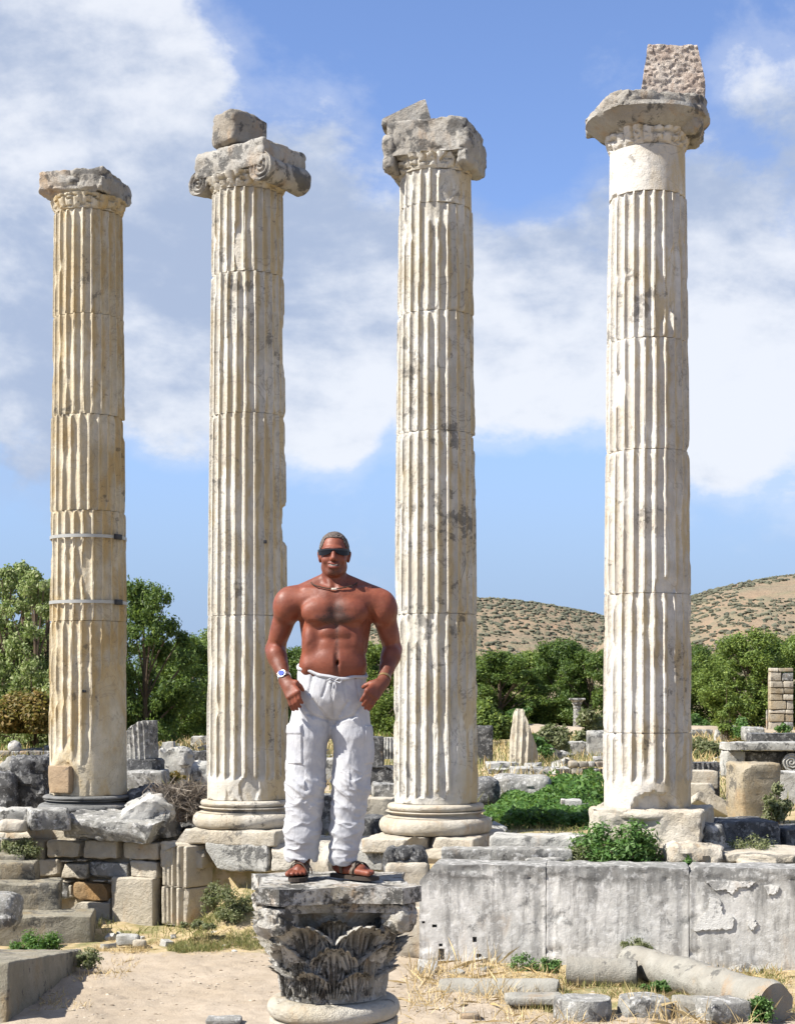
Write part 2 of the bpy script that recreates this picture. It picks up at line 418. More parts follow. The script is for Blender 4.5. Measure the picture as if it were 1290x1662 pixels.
def hill(name, pts, D, wid, seed):
    """ridge whose skyline runs through the photo points at distance D"""
    pts = np.array(pts, float); nx, ny = 170, 70
    px = np.linspace(pts[0, 0], pts[-1, 0], nx); py = np.interp(px, pts[:, 0], pts[:, 1])
    v = np.linspace(-1, 1, ny)
    PX, VV = np.meshgrid(px, v, indexing='ij')
    H = np.interp(PX, px, np.convolve(np.pad(py, 6, 'edge'), np.ones(13)/13, 'valid'))
    y = D+VV*wid; x = (PX-CX)/F*D
    z = EYE-(H-HY)/F*D
    prof = np.where(VV < 0, (1-np.abs(VV)**1.5), (1-np.abs(VV)**2))
    p = np.stack([x, y, 0*x], -1)
    n = fbm(p*.012, 5, seed)
    z = z*prof*(1+(n-.5)*.30*(1-prof**3))-2+(fbm(p*.05, 3, seed+2)-.5)*2.0*(prof < .97)
    V = np.stack([x, y, z], -1)
    o = kind(mk(name, V.reshape(-1, 3), gridf(nx, ny), M['hill']), 'structure')
    return V
def hill_mat():
    m, t, b = base_mat('hill_soil', .95, .1)
    P = t.new('ShaderNodeNewGeometry').outputs['Position']
    n = t.noise(P, .02, 6, .6); n2 = t.noise(P, .12, 6, .65)
    c = t.mix(t.ramp(n, .4, .6), (.185, .15, .105), (.23, .165, .11))
    c = t.mix(t.ramp(n2, .46, .62, 0, .65), c, (.15, .145, .095))
    c = t.mix(t.ramp(t.noise(P, .035, 3, .6), .60, .70, 0, .5), c, (.30, .17, .10))
    t.put(b.inputs['Base Color'], c); bump(t, b, n2, .8, 3)
    return m
M['hill'] = hill_mat()
M['scrub'] = leaf_mat('hill_scrub_leaves', [(.075, .080, .052), (.10, .10, .065), (.12, .115, .078), (.06, .068, .046)], .9, 0)
HV = [hill('hill', [(380,1140), (520, 1040), (600, 1000), (680, 972), (760, 963), (840, 968), (920, 980), (1000, 998), (1090, 1040), (1180, 1140)], 720, 150, 3),
      hill('hill', [(890, 1140), (1000, 1010), (1080, 975), (1130, 954), (1200, 937), (1290, 922), (1400, 905), (1520, 900), (1650, 925), (1800, 1000)], 520, 130, 9)]
# scrub on the slopes: each a lumpy little mound, hundreds of them in one mass
sv = []; sf = []; o_ = 0
ico = np.array([[0, 0, 1], [.89, 0, .45], [.28, .85, .45], [-.72, .53, .45], [-.72, -.53, .45], [.28, -.85, .45], [.8, 0, -.3], [.25, .76, -.3], [-.65, .47, -.3], [-.65, -.47, -.3], [.25, -.76, -.3]])
icf = [[0, 1, 2], [0, 2, 3], [0, 3, 4], [0, 4, 5], [0, 5, 1], [1, 6, 7], [1, 7, 2], [2, 7, 8], [2, 8, 3], [3, 8, 9], [3, 9, 4], [4, 9, 10], [4, 10, 5], [5, 10, 6], [5, 6, 1]]
for hv, n_, sc in ((HV[0], 5600, .8), (HV[1], 7000, .6)):
    a, b_ = hv.shape[:2]
    for _ in range(n_):
        i = int(RNG.integers(0, a-1)); j = int(RNG.integers(4, 38)); p = hv[i, j]+(hv[i+1, j+1]-hv[i, j])*RNG.random()
        if vnoise(np.array([[p[0]*.035, p[1]*.035, 3.3]]))[0] < .27: continue
        s = sc*RNG.uniform(.5, 1.6)
        sv.append(ico*np.array([s*1.2, s*1.2, s*.8])*RNG.uniform(.7, 1.3, (11, 1))+p); sf += [[k+o_ for k in q] for q in icf]; o_ += 11
kind(mk('hillside_scrub', np.concatenate(sv), sf, M['scrub'], smooth=False), 'stuff')

# ------------------------------------------------------------------ the four columns
R0, R1 = .55, .475; ZB = 1.63
NF = 24
tt = [0.0, .07]+[.5-.43*math.cos(math.pi*k/9) for k in range(1, 9)]+[.93]
TH = np.array([(i+t)/NF*2*math.pi for i in range(NF) for t in tt])
PH = np.array([t for i in range(NF) for t in tt])
DEP = np.where((PH >= .07) & (PH <= .93), np.sqrt(np.maximum(0, 1-((PH-.5)/.43)**2)), 0)
def radius(z, ztop):
    u = np.clip((z-ZB)/(ztop-ZB), 0, 1); return R0+(R1-R0)*u**1.25
def drum(parent, mat, cx, cy, z0, z1, ztop, seed, rot=0, depth=.060, erode=.5, smooth=None, chips=(), off=(0, 0), name='drum'):
    """one fluted drum; smooth(theta, z)->0..1 where the flutes are lost; chips: (theta, z, radial size, z size, depth)"""
    g = .003
    zz = np.unique(np.concatenate([[z0+g, z0+g+.006, z0+g+.016, z0+g+.035], np.arange(z0+.05, z1-.05, .028), [z1-g-.035, z1-g-.016, z1-g-.006, z1-g]]))
    T, Zg = np.meshgrid(TH+rot, zz, indexing='ij'); DP = np.repeat(DEP[:, None], len(zz), 1)
    R = radius(Zg, ztop)
    cyl = np.stack([np.cos(T)*.55, np.sin(T)*.55, Zg], -1)+seed*3.7
    big = fbm(cyl*np.array([1.6, 1.6, .7]), 4, seed); med = fbm(cyl*np.array([5, 5, 2.6]), 4, seed+9); fn = fbm(cyl*17, 3, seed+20)
    med2 = fbm(cyl*np.array([9, 9, 1.6]), 3, seed+31)
    sm = np.zeros_like(R)
    if smooth is not None: sm = np.clip(smooth(T, Zg)+(med-.5)*.9, 0, 1)*1.0
    sm = sst(sm, .35, .65)
    er = np.maximum(0, med-(.74-.19*erode))*.16+np.maximum(0, med2-.70+.15*erode)*.12+np.maximum(0, big-.64)*.14       # lost arrises
    er = np.minimum(er, .045)
    r_out = R-er-(fn-.5)*.005
    end = np.minimum(Zg-z0, z1-Zg); chipn = fbm(cyl*8, 3, seed+44)
    r_out = r_out-np.exp(-end/.010)*.012-np.exp(-end/.05)*np.maximum(0, chipn-.5)*.18
    r_fl = R-depth*DP*(.85+.3*(med-.5))-(fn-.5)*.002
    r = np.minimum(r_out, r_fl*(1-sm)+(R-.018-(big-.5)*.02)*sm)
    for (ct, cz, st_, sz_, dp) in chips:
        dd = ((np.angle(np.exp(1j*(T-ct))))/st_)**2+((Zg-cz)/sz_)**2
        r = np.minimum(r, R-dp*sst(1.25-dd+(med-.5)*1.2+(fn-.5)*.3, 0, .55))
    V = np.stack([cx+off[0]+r*np.cos(T), cy+off[1]+r*np.sin(T), Zg], -1).reshape(-1, 3)
    n, m_ = len(TH), len(zz)
    f = gridf(n, m_, True).tolist()
    f.append([i*m_ for i in range(n)][::-1]); f.append([i*m_+m_-1 for i in range(n)])
    return mk(name, V, f, mat, parent)
def zpx(py, D, R=.5): return EYE-(py-HY)/F*(D-R)
FRONT = -math.pi/2                                                    # theta of the side that faces the camera
def ring(parent, name, prof, c, mat, amp=.006, n=96, seed=1): 
    v, f = lathev(prof, n, c, amp, 5, seed); return mk(name, v, f, mat, parent)
def eggs(parent, c, r0, r1, z0, z1, mat, n=NF, seed=3, name='egg_and_dart_ring', miss=()):
    """collar of upright ovals under the capital"""
    th = np.linspace(0, 2*np.pi, n*8, endpoint=False); u = np.linspace(0, 1, 14)
    T, U = np.meshgrid(th, u, indexing='ij')
    ph = np.abs(np.sin(T*n/2)); R = r0+(r1-r0)*U**1.4
    egg = np.sqrt(np.clip(1-((1-ph)/.78)**2, 0, 1))*np.sqrt(np.clip(1-((U-.75)/.68)**2, 0, 1))
    nn = fbm(np.stack([np.cos(T), np.sin(T), U], -1)*5+seed, 3, seed)
    keep = sst(nn, .36, .46)
    R = R+.030*egg*keep-.022*(1-keep)+(nn-.5)*.02
    V = np.stack([c[0]+R*np.cos(T), c[1]+R*np.sin(T), z0+(z1-z0)*U], -1).reshape(-1, 3)
    f = gridf(n*8, 14, True).tolist(); f.append([i*14 for i in range(n*8)][::-1]); f.append([i*14+13 for i in range(n*8)])
    return mk(name, V, f, mat, parent)
def torus(r, rr, z, n=9, squash=1.0):
    a = np.linspace(-np.pi/2, np.pi/2, n); return [(r+rr*math.cos(t), z+rr*squash*math.sin(t)) for t in a]
def attic(parent, cx, cy, z0, z1, mat, plinth=True, seed=1, rz=.34, pmat=None, rb=.73, broke=0):
    """square plinth, big torus, hollow, small torus"""
    h = z1-z0; zp = z0+.21 if plinth else z0
    if plinth:
        if broke:
            rock('plinth', (1.5*.52, 1.46, .205), (cx-.37*math.cos(rz)+.0, cy+.37*math.sin(-rz), z0), pmat or mat, rz=-rz, parent=parent, seed=seed, r=.04, amp=.02, res=.06, chops=2)
            rock('plinth', (1.5*.46, 1.42, .20), (cx+.39*math.cos(rz), cy-.39*math.sin(rz)+.02, z0), pmat or mat, rz=-rz, parent=parent, seed=seed+3, r=.04, amp=.02, res=.06, chops=2)
        else:
            rock('plinth', (1.46, 1.46, .205), (cx, cy, z0), pmat or mat, rz=-rz, parent=parent, seed=seed, r=.035, amp=.02, res=.06, chops=3)
    k = z1-zp
    ring(parent, 'lower_torus', [(.60, zp+.002)]+torus(rb-.085, .085, zp+k*.27, 9, k*.27/.085)+[(rb-.075, zp+k*.545), (.55, zp+k*.55)], (cx, cy, 0), mat, .016, seed=seed)
    ring(parent, 'scotia', [(.5, zp+k*.552)]+[(rb-.085-.06*math.sin(math.pi*t), zp+k*(.552+.17*t)) for t in np.linspace(0, 1, 7)]+[(rb-.09, zp+k*.75), (.5, zp+k*.752)], (cx, cy, 0), mat, .006, seed=seed+2)
    ring(parent, 'upper_torus', [(.5, zp+k*.754)]+torus(.575, .05, zp+k*.87, 7, k*.115/.05)+[(.5, z1-.002)], (cx, cy, 0), mat, .010, seed=seed+4)

# --- column 1
px, D, _ = COLS[0]; cx = (px-CX)/F*D; cy = D
c1 = empty('fluted_column', (cx, cy, ZS), 'ochre stained fluted marble column held by two steel bands, leftmost of the standing row', 'column', 'standing fluted columns of the temple row')
zt = zpx(335, D)
attic(c1, cx, cy, ZB-.25, ZB, M['basegrey'], plinth=False, seed=2, rb=.70)
rock('plinth', (1.40, 1.40, ZB-.25-ZS+.05), (cx, cy, ZS-.05), M['cream'], rz=-.34, parent=c1, r=.04, amp=.02, chops=3)
js = [ZB]+[zpx(y, D) for y in (1007, 827, 670, 506)]+[zt]
def sm1(T, Zg):
    a = np.angle(np.exp(1j*(T-FRONT)))
    low = sst(-Zg, -(ZB+1.45), -(ZB+.2))*.7+sst(a, .1, .7)*sst(-Zg, -(ZB+2.3), -(ZB+1.4))*.9+sst(-Zg, -(ZB+.45), -(ZB+.3))
    return low
for i in range(5):
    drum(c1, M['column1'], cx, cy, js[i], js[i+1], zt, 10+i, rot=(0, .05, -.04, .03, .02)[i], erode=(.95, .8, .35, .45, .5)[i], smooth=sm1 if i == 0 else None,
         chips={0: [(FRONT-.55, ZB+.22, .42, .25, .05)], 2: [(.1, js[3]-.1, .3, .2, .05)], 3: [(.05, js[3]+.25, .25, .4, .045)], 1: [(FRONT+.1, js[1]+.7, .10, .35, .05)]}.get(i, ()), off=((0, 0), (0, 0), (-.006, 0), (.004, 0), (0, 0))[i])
v, q = rockv((.36, .12, .38), r=.02, amp=.008, chops=1, seed=5, res=.05)
mk('mortar_repair', v@rotm(-.45).T+np.array([cx-.29, cy-.455, ZB+.23]), q, M['fill'], c1)
M['steel'] = plain('band_steel', (.34, .34, .32), .5, .4, .3)
M['black'] = plain('black_iron', (.02, .02, .022), .5, .4)
for py in (869, 976):
    z = zpx(py, D); rr = float(radius(z, zt))+.004
    v, f = lathev([(rr-.012, z-.022), (rr+.003, z-.022), (rr+.003, z+.022), (rr-.012, z+.022)], 96, (cx, cy, 0), cap=False)
    b_ = mk('steel_band', v, f+[[i*4+3, i*4, ((i+1) % 96)*4, ((i+1) % 96)*4+3] for i in range(96)], M['steel'], c1, smooth=False)
    a = FRONT+1.02
    v, q = rockv((.13, .05, .075), r=.01, amp=0, chops=0)
    mk('band_clasp', v@rotm(a+math.pi/2).T+np.array([cx+(rr+.02)*math.cos(a), cy+(rr+.02)*math.sin(a), z]), q, M['black'], b_)
v, q = rockv((.05, .03, .035), r=.006, amp=0, chops=0)
mk('iron_cramp', v+np.array([pw(137, 1122, D-.535)[0], cy-.515, zpx(1122, D)]), q, M['black'], c1)
eggs(c1, (cx, cy), .455, .50, zt+.003, zt+.20, M['column1'], seed=4)
def capstone(parent, c, size, rz, mat, planes, seed, amp=.035, rx=0, ry=0, name='capital', chops=3, r=.05, freq=3.2, res=.035):
    P, Q = rockv(size, r=r, amp=amp, freq=freq, chops=chops, seed=seed, res=res, planes=planes, cut=(.8, .97))
    return mk(name, P@rotm(rz, rx, ry).T+np.array(c), Q, mat, parent)
capstone(c1, (cx-.03, cy, zt+.20+.17), (1.00, .92, .36), -.30, M['capital'], [((0, 0, -1), .19), ((-1, 0, -1.2), .41), ((1, 0, -1.6), .44), ((0, -1, -1.3), .41), ((-1, -.2, 2.2), .43), ((1, 0, 4), .34)], 21, amp=.055)
# --- column 2
px, D, _ = COLS[1]; cx = (px-CX)/F*D; cy = D
c2 = empty('fluted_column', (cx, cy, ZS), 'fluted column under a scrolled Ionic capital, a piece split off its right edge', 'column', 'standing fluted columns of the temple row')
zt = zpx(300, D); js = [ZB]+[zpx(y, D) for y in (998, 668, 437)]+[zt]
attic(c2, cx, cy, ZS, ZB, M['basewarm'], seed=6)
def sm2(T, Zg): return sst(-Zg, -(ZB+.42), -(ZB+.2))*.9
znotch = zpx(880, D)
for i in range(4):
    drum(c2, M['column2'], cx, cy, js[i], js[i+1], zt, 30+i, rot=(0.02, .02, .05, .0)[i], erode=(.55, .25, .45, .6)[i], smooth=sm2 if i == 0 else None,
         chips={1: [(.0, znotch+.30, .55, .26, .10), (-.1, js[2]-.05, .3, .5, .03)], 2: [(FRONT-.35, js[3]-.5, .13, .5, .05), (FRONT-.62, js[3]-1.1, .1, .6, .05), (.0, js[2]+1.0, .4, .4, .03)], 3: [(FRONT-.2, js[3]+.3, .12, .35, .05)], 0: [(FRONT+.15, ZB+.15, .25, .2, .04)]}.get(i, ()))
v, q = rockv((.045, .04, .045), r=.006, amp=0, chops=0)
mk('iron_cramp', v+np.array([cx+.275, cy-.475, zpx(879, D)]), q, M['black'], c2)
eggs(c2, (cx, cy), .455, .53, zt+.003, zt+.19, M['column2'], seed=8)
def scroll(parent, c, r, ln, rz, mat, seed, name='volute_scroll'):
    """bolster of an Ionic capital: waisted roll whose two ends are wound in spirals"""
    nx, nt = 18, 72
    xx = np.linspace(-1, 1, nx); th = np.linspace(0, 2*np.pi, nt, endpoint=False)
    T, Xg = np.meshgrid(th, xx, indexing='ij')
    R = r*(.80+.20*np.abs(Xg)**1.5)
    p = np.stack([Xg*ln/2, R*np.cos(T), R*np.sin(T)], -1)
    R = R+(fbm(p*7+seed, 4, seed)-.5)*.04
    side = np.stack([R*np.cos(T), Xg*ln/2, R*np.sin(T)], -1).reshape(-1, 3)
    parts = [(side, gridf(nt, nx, True))]
    for s in (-1, 1):
        rr = np.linspace(1, 0.02, 26); A, B = np.meshgrid(th, rr, indexing='ij')
        base = np.interp(A*0+1, [0, 1], [0, 1])
        Rr = (r+(fbm(np.stack([A*0+s*ln/2, r*np.cos(A), r*np.sin(A)], -1)*7+seed, 4, seed)-.5)*.04)*B
        groove = np.cos(2*np.pi*(B*3.0+A/(2*np.pi)*s))*.013*(B < .93)
        e = np.stack([Rr*np.cos(A), s*(ln/2+.0+groove*1.0-(1-B)*.0)+0*A, Rr*np.sin(A)], -1).reshape(-1, 3)
        parts.append((e, gridf(nt, 26, True, flip=(s > 0))))
    v, f = join(parts)
    return mk(name, v@rotm(rz).T+np.array(c), f, mat, parent)
rz = -.62
ax = np.array([math.cos(rz), math.sin(rz)])                       # along the capital's front
capstone(c2, (cx+.04, cy, zt+.19+.20), (1.22, .90, .38), rz, M['capital'], [((0, 0, -1), .17), ((0, -1, 1.6), .42), ((0, 1, 1.6), .43), ((-1, 0, 1.2), .62), ((1, 0, 1.4), .58)], 25, amp=.03)
for s in (-1, 1):
    scroll(c2, (cx+.02+s*.54*ax[0], cy+s*.54*ax[1], zt+(.20 if s > 0 else .17)), .165 if s < 0 else .19, .84, rz, M['capital'], 5+s)
# --- column 3
px, D, _ = COLS[2]; cx = (px-CX)/F*D; cy = D
c3 = empty('fluted_column', (cx, cy, ZS), 'fluted column with grey veined middle drum and blocky broken capital, behind the man', 'column', 'standing fluted columns of the temple row')
zt = zpx(270, D); js = [ZB]+[zpx(y, D) for y in (995, 697, 501, 325)]+[zt]
attic(c3, cx, cy, ZS-.02, ZB, M['basewarm'], seed=12, broke=1)
def sm3(T, Zg):
    a = np.angle(np.exp(1j*(T-FRONT))); return sst(-Zg, -(ZB+.12), -(ZB+.05))*.9+sst(a, .25, .45)*sst(-Zg, -(ZB+1.9), -(ZB+1.6))*.55
def smtop(T, Zg):
    a = np.angle(np.exp(1j*(T-FRONT))); return sst(a, -.1, .25)*.9
for i in range(5):
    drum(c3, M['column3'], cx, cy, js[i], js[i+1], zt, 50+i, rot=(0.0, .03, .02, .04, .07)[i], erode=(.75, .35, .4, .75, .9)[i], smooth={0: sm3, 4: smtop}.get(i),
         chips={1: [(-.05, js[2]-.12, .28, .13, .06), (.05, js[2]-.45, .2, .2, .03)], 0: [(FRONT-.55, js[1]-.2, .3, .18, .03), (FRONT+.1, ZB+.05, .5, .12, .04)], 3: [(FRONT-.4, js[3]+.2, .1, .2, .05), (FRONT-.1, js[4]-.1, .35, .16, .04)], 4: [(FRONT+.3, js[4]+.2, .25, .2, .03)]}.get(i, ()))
eggs(c3, (cx, cy), .46, .52, zt+.003, zt+.20, M['column3'], seed=11)
rz3 = -.30
capstone(c3, (cx+.0, cy, zt+.20+.19), (1.04, .98, .50), rz3, M['capital'], [((0, 0, -1), .20), ((0, -1, -1.2), .52), ((-1, -.2, 3), .70)], 33, amp=.03)
ax = np.array([math.cos(rz3), math.sin(rz3)])
for s in (-1, 1):
    capstone(c3, (cx+s*.49*ax[0]-.02, cy+s*.49*ax[1]-.05, zt+.25), (.20, .90, .48), rz3, M['capital'], [((s, 0, -1), .25)], 36+s, amp=.035, name='broken_volute', r=.1)
# --- column 4
px, D, _ = COLS[3]; cx = (px-CX)/F*D; cy = D
c4 = empty('fluted_column', (cx, cy, ZS), 'cream fluted column with a plain top drum and worn disc capital, rightmost of the row', 'column', 'standing fluted columns of the temple row')
zt = zpx(230, D); js = [ZB]+[zpx(y, D) for y in (1190, 962, 727, 545, 306)]+[zt]
def sm4(T, Zg): return sst(-Zg, -(ZB+.55), -(ZB+.15))*1.0
def sm4t(T, Zg): return 1.0+0*Zg
for i in range(6):
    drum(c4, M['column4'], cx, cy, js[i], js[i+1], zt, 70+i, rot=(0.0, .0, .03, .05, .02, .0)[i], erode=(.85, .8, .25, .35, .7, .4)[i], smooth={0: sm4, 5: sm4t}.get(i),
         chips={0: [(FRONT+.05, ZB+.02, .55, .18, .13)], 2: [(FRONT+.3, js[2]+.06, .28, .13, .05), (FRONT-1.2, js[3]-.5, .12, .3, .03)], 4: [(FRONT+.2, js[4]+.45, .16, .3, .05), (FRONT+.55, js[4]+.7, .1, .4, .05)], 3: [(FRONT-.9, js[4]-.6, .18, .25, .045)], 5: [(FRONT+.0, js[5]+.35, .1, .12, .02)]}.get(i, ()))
eggs(c4, (cx, cy), .455, .50, zt+.003, zt+.22, M['column4'], seed=15)
v, f = lathev([(.40, zt+.2)]+[(.48+.26*t**.8, zt+.2+.18*t**1.3) for t in np.linspace(0, 1, 8)]+[(.73, zt+.43), (.4, zt+.45)], 110, (cx, cy, 0), .07, 3.2, 6)
mk('echinus', v, f, M['capital'], c4)
capstone(c4, (cx-.02, cy, zt+.20+.28), (1.28, 1.2, .24), .18, M['capital'], [((-1, 0, 1), .50), ((1, 0, 2), .55), ((0, -1, .8), .56), ((1, 1, .3), .72), ((-1, -1, .3), .72), ((1, -1, .3), .74)], 41, amp=.05)
capstone(c4, (cx+.50, cy-.05, zt+.30), (.34, .8, .26), -.2, M['capital'], [], 47, amp=.05, name='broken_volute', r=.09)
rock('plinth', (1.36, 1.25, ZB-ZS+.03), (cx+.05, cy+.02, ZS-.03), M['basewarm'], rz=-.3, parent=c4, r=.05, amp=.035, freq=3.2, chops=7, seed=92, res=.035, cut=(.78, .95), taper=-.04)
v, f = lathev([(.5, ZB-.13)]+torus(.60, .055, ZB-.065, 7)+[(.5, ZB-.004)], 96, (cx, cy, 0), .03, 4, 8); mk('upper_torus', v, f, M['basewarm'], c4)
M['blockbrown'] = marble('brown_grey_stone', (.50, .46, .40), (.38, .33, .26), ochre=.3, lichen=.40, streak=0, bmp=.9)
# blocks left lying on the capitals
def topz(o_name): return 0
a = pw(388, 236, 21.3); tag(rock('stone_block', (.62, .50, .46), (a[0], 21.35, zpx(300, 21.45)+.585), M['blockbrown'], rz=.75, r=.09, amp=.02, chops=3, seed=14, res=.04, planes=[((1, 0, 1), .34), ((-1, 0, 1), .36)]), 'brown rounded stone block sitting on the scrolled Ionic capital', 'stone block', 'loose blocks on the column capitals')
a = pw(660, 196, 20.6); tag(rock('stone_block', (.66, .40, .34), (a[0]+.02, 20.65, zpx(270, 20.7)+.60), M['capital'], rz=-.1, r=.03, amp=.02, chops=1, seed=18, res=.04, planes=[((-.45, 0, 1), .06), ((.9, 0, .25), .27)]), 'small wedge-shaped grey stone lying on the block-shaped capital behind the man', 'stone block', 'loose blocks on the column capitals')
M['inscr'] = marble('inscribed_stone', (.80, .70, .60), (.66, .52, .42), ochre=.30, lichen=.1, streak=0, oc=(.42, .22, .12), bmp=1.0, fs=2.2)
P, Q = rockv((.82, .5, .70), r=.03, amp=.014, freq=6, chops=0, seed=3, res=.018, planes=[((-1, 0, .10), .345), ((1, 0, .28), .36)])
lines = np.sin(P[:, 2]*88)*.5+.5; carve = sst(fbm(P*np.array([30, 5, 24]), 3, 7), .46, .54)*(.55+.45*lines)
P[:, 1] += np.where(P[:, 1] < -.2, .016*carve, 0)
P = P@rotm(-.10, 0, .05).T; a = pw(1091, 120, 19.7)
P[:, 2] -= P[:, 2].min(); o = mk('inscribed_block', P+np.array([a[0], 19.8, zt+.565]), Q, M['inscr'])
tag(o, 'pinkish tapering stone block with weathered carved rows standing on the disc capital', 'stone block', 'loose blocks on the column capitals')

# ------------------------------------------------------------------ temple terrace: masonry and steps
RZ = -.343
def fd(px, off=0): return (19.956+off)/(1+.357*(px-CX)/F)
def rowblock(name, x0, y0, x1, y1, dep, mat, parent=None, off=0, **kw):
    """stone set in the terrace front, its face on the line of the temple row"""
    D0, D1 = fd(x0, off), fd(x1, off); a = pw(x0, y1, D0); b = pw(x1, y1, D1)
    wd = math.hypot(b[0]-a[0], b[1]-a[1]); Dm = (D0+D1)/2; h = (y1-y0)/F*Dm
    c = np.array([(a[0]+b[0])/2, (a[1]+b[1])/2, EYE-((y0+y1)/2-HY)/F*Dm])+np.array([.336, .942, 0])*dep/2
    kw.setdefault('r', .022); kw.setdefault('amp', .020); kw.setdefault('res', .045); kw.setdefault('chops', 3)
    return rock(name, (wd-.012, dep, h-.012), c, mat, rz=RZ, parent=parent, base=False, **kw)
wl = empty('terrace_wall', (-4.6, 21.6, 0), 'coursed wall of squared stones below the two left columns, orange stone in its third row', 'stone wall')
G1, G2, G3 = 'tan', 'grey', 'cream'
for x0, y0, x1, y1, mt in [(-70, 1362, -2, 1398, 'grey'), (0, 1361, 74, 1396, 'steps'), (76, 1363, 132, 1393, 'cream'), (134, 1363, 190, 1394, 'cream'), (192, 1366, 258, 1397, 'cream'),
                           (-20, 1398, 50, 1428, 'grey'), (54, 1393, 95, 1423, 'cream'), (97, 1400, 141, 1427, 'cream'), (143, 1398, 208, 1427, 'grey'), (210, 1397, 256, 1426, 'cream'),
                           (60, 1425, 88, 1462, 'cream'), (90, 1433, 108, 1460, 'grey'), (110, 1436, 117, 1458, 'cream'), (118, 1432, 177, 1463, 'orange'), (20, 1428, 58, 1462, 'steps')]:
    rowblock('stone', x0, y0, x1, y1, .45, M[mt], wl, r=.028, amp=.026, chops=4, off=float(RNG.uniform(-.02, .03)))
for (x0, y0, x1, y1) in [(96, 1396, 120, 1400), (125, 1394, 140, 1399), (150, 1428, 170, 1432), (175, 1428, 200, 1433), (100, 1428, 115, 1433), (168, 1457, 180, 1466), (209, 1392, 214, 1396)]:
    rowblock('packing_stone', x0, y0, x1, y1, .3, M['cream'], wl, off=.03, r=.01, amp=.006)
rowblock('backing', -60, 1366, 256, 1505, .4, M['tan'], wl, off=.16, amp=.03)
rowblock('facing_slab', 100, 1463, 179, 1524, .25, M['cream'], wl, r=.02, amp=.008, chops=0, off=-.04, planes=[((-.7, 0, 1), .25)])
rowblock('facing_slab', 180, 1424, 249, 1526, .22, M['cream'], wl, r=.02, amp=.008, chops=1, off=-.08)
# stylobate course under columns 2 - 4
st = empty('stylobate', (0, 19.9, .6), 'long course of pale marble blocks on which the middle columns stand', 'stone platform')
for x0, y0, x1, y1, mt in [(258, 1366, 330, 1412, 'cream'), (332, 1367, 436, 1416, 'white'), (438, 1372, 540, 1418, 'basewarm'), (542, 1374, 622, 1420, 'white'), (624, 1377, 716, 1422, 'basewarm')]:
    rowblock('stone', x0, y0, x1, y1, 1.7, M[mt], st, r=.04, amp=.02)
for x0, x1, mt in [(-80, 60, 'cream'), (62, 258, 'cream')]: rowblock('stone', x0, 1349, x1, 1368, 1.6, M[mt], st, off=.35, r=.04, amp=.02)
for x0, x1 in [(722, 860), (862, 1000), (1002, 1130), (1132, 1290)]: rowblock('stone', x0, 1386, x1, 1402, 1.6, M['cream'], st, off=.12, r=.04, amp=.02)
# the two moulded blocks, one on the other
def moulded(name, c, w, d, h, rz, mat, label, seed):
    """block whose face carries upright mouldings"""
    P, Q = rockv((w, d, h), r=.018, amp=.006, chops=1, seed=seed, res=.016)
    fr = P[:, 1] < -d/2+.02; u = (P[:, 0]+w/2)/w
    prof = np.interp(u, [0, .10, .12, .20, .22, .30, .34, .40, .43, .50, .53, .60, .63, .72, .75, .85, .88, 1], [.02, .02, .05, .05, .09, .09, .03, .03, .09, .09, .045, .045, 0, 0, .06, .06, 0, 0])
    P[:, 1] += np.where(fr, prof, 0)
    P = P@rotm(rz).T; P[:, 2] -= P[:, 2].min()
    return mk(name, P+np.array(c), Q, mat)
gb = gp(292, 1504, 0.02)
c0 = (gb[0]+.04, gb[1]+.40, .0)
tag(moulded('moulded_block', c0, .47, .52, .50, -.62, M['cream'], '', 3), 'cream block with upright mouldings, lower of the two stacked beside the wall', 'stone block', 'moulded blocks stacked by the wall')
tag(moulded('moulded_block', (c0[0]+.01, c0[1], .505), .47, .52, .54, -.65, M['cream'], '', 4), 'cream block with upright mouldings, upper of the two stacked beside the wall', 'stone block', 'moulded blocks stacked by the wall')
# steps
sp = empty('stone_steps', (-4.7, 19.6, 0), 'four worn olive grey stone steps climbing at the far left', 'steps')
for x0, y0, x1, y1, D, dp in [(-60, 1388, 36, 1402, 20.6, .5), (-70, 1401, 52, 1441, 20.25, .6), (-80, 1434, 90, 1483, 19.85, .6), (-60, 1487, 143, 1534, 19.35, .65)]:
    block('step', x0, y0, x1, y1+6, D, dp, M['steps'], sp, rz=.12, r=.03, amp=.022, chops=2, res=.045)
T = lambda o, l, c, g=None: tag(o, l, c, g)
T(block('boulder', -30, 1452, 26, 1512, 18.7, .5, M['grey'], r=.12, amp=.04), 'grey rounded boulder in front of the left steps at the picture edge', 'rock')
T(rock('trough_slab', (1.25, 3.1, .62), (-4.16, 16.25, -.43), M['steps'], rx=-.12, rz=-.02, r=.025, amp=.018, chops=2, res=.045, seed=8), 'long olive slab lying on the sand in the bottom left corner', 'stone slab')
T(rock('stone', (.30, .2, .15), gp(208, 1536, 0), M['white'], r=.05, amp=.03, chops=4), 'small white stone on the sand under the facing slab', 'rock')
T(rock('stone', (.16, .14, .10), gp(228, 1538, 0), M['cream'], r=.04, amp=.02, chops=4), 'tiny cream stone beside the small white one on the sand', 'rock')
T(rock('stone', (.75, .5, .14), gp(392, 1524, 0), M['basewarm'], r=.06, amp=.04, chops=3), 'flat pale rock half buried in sand left of the Corinthian capital', 'rock')
T(rock('stone', (.34, .25, .06), gp(364, 1660, 0), M['grey'], r=.03, amp=.02, chops=3), 'flat grey stone on the sand at the bottom edge', 'rock')
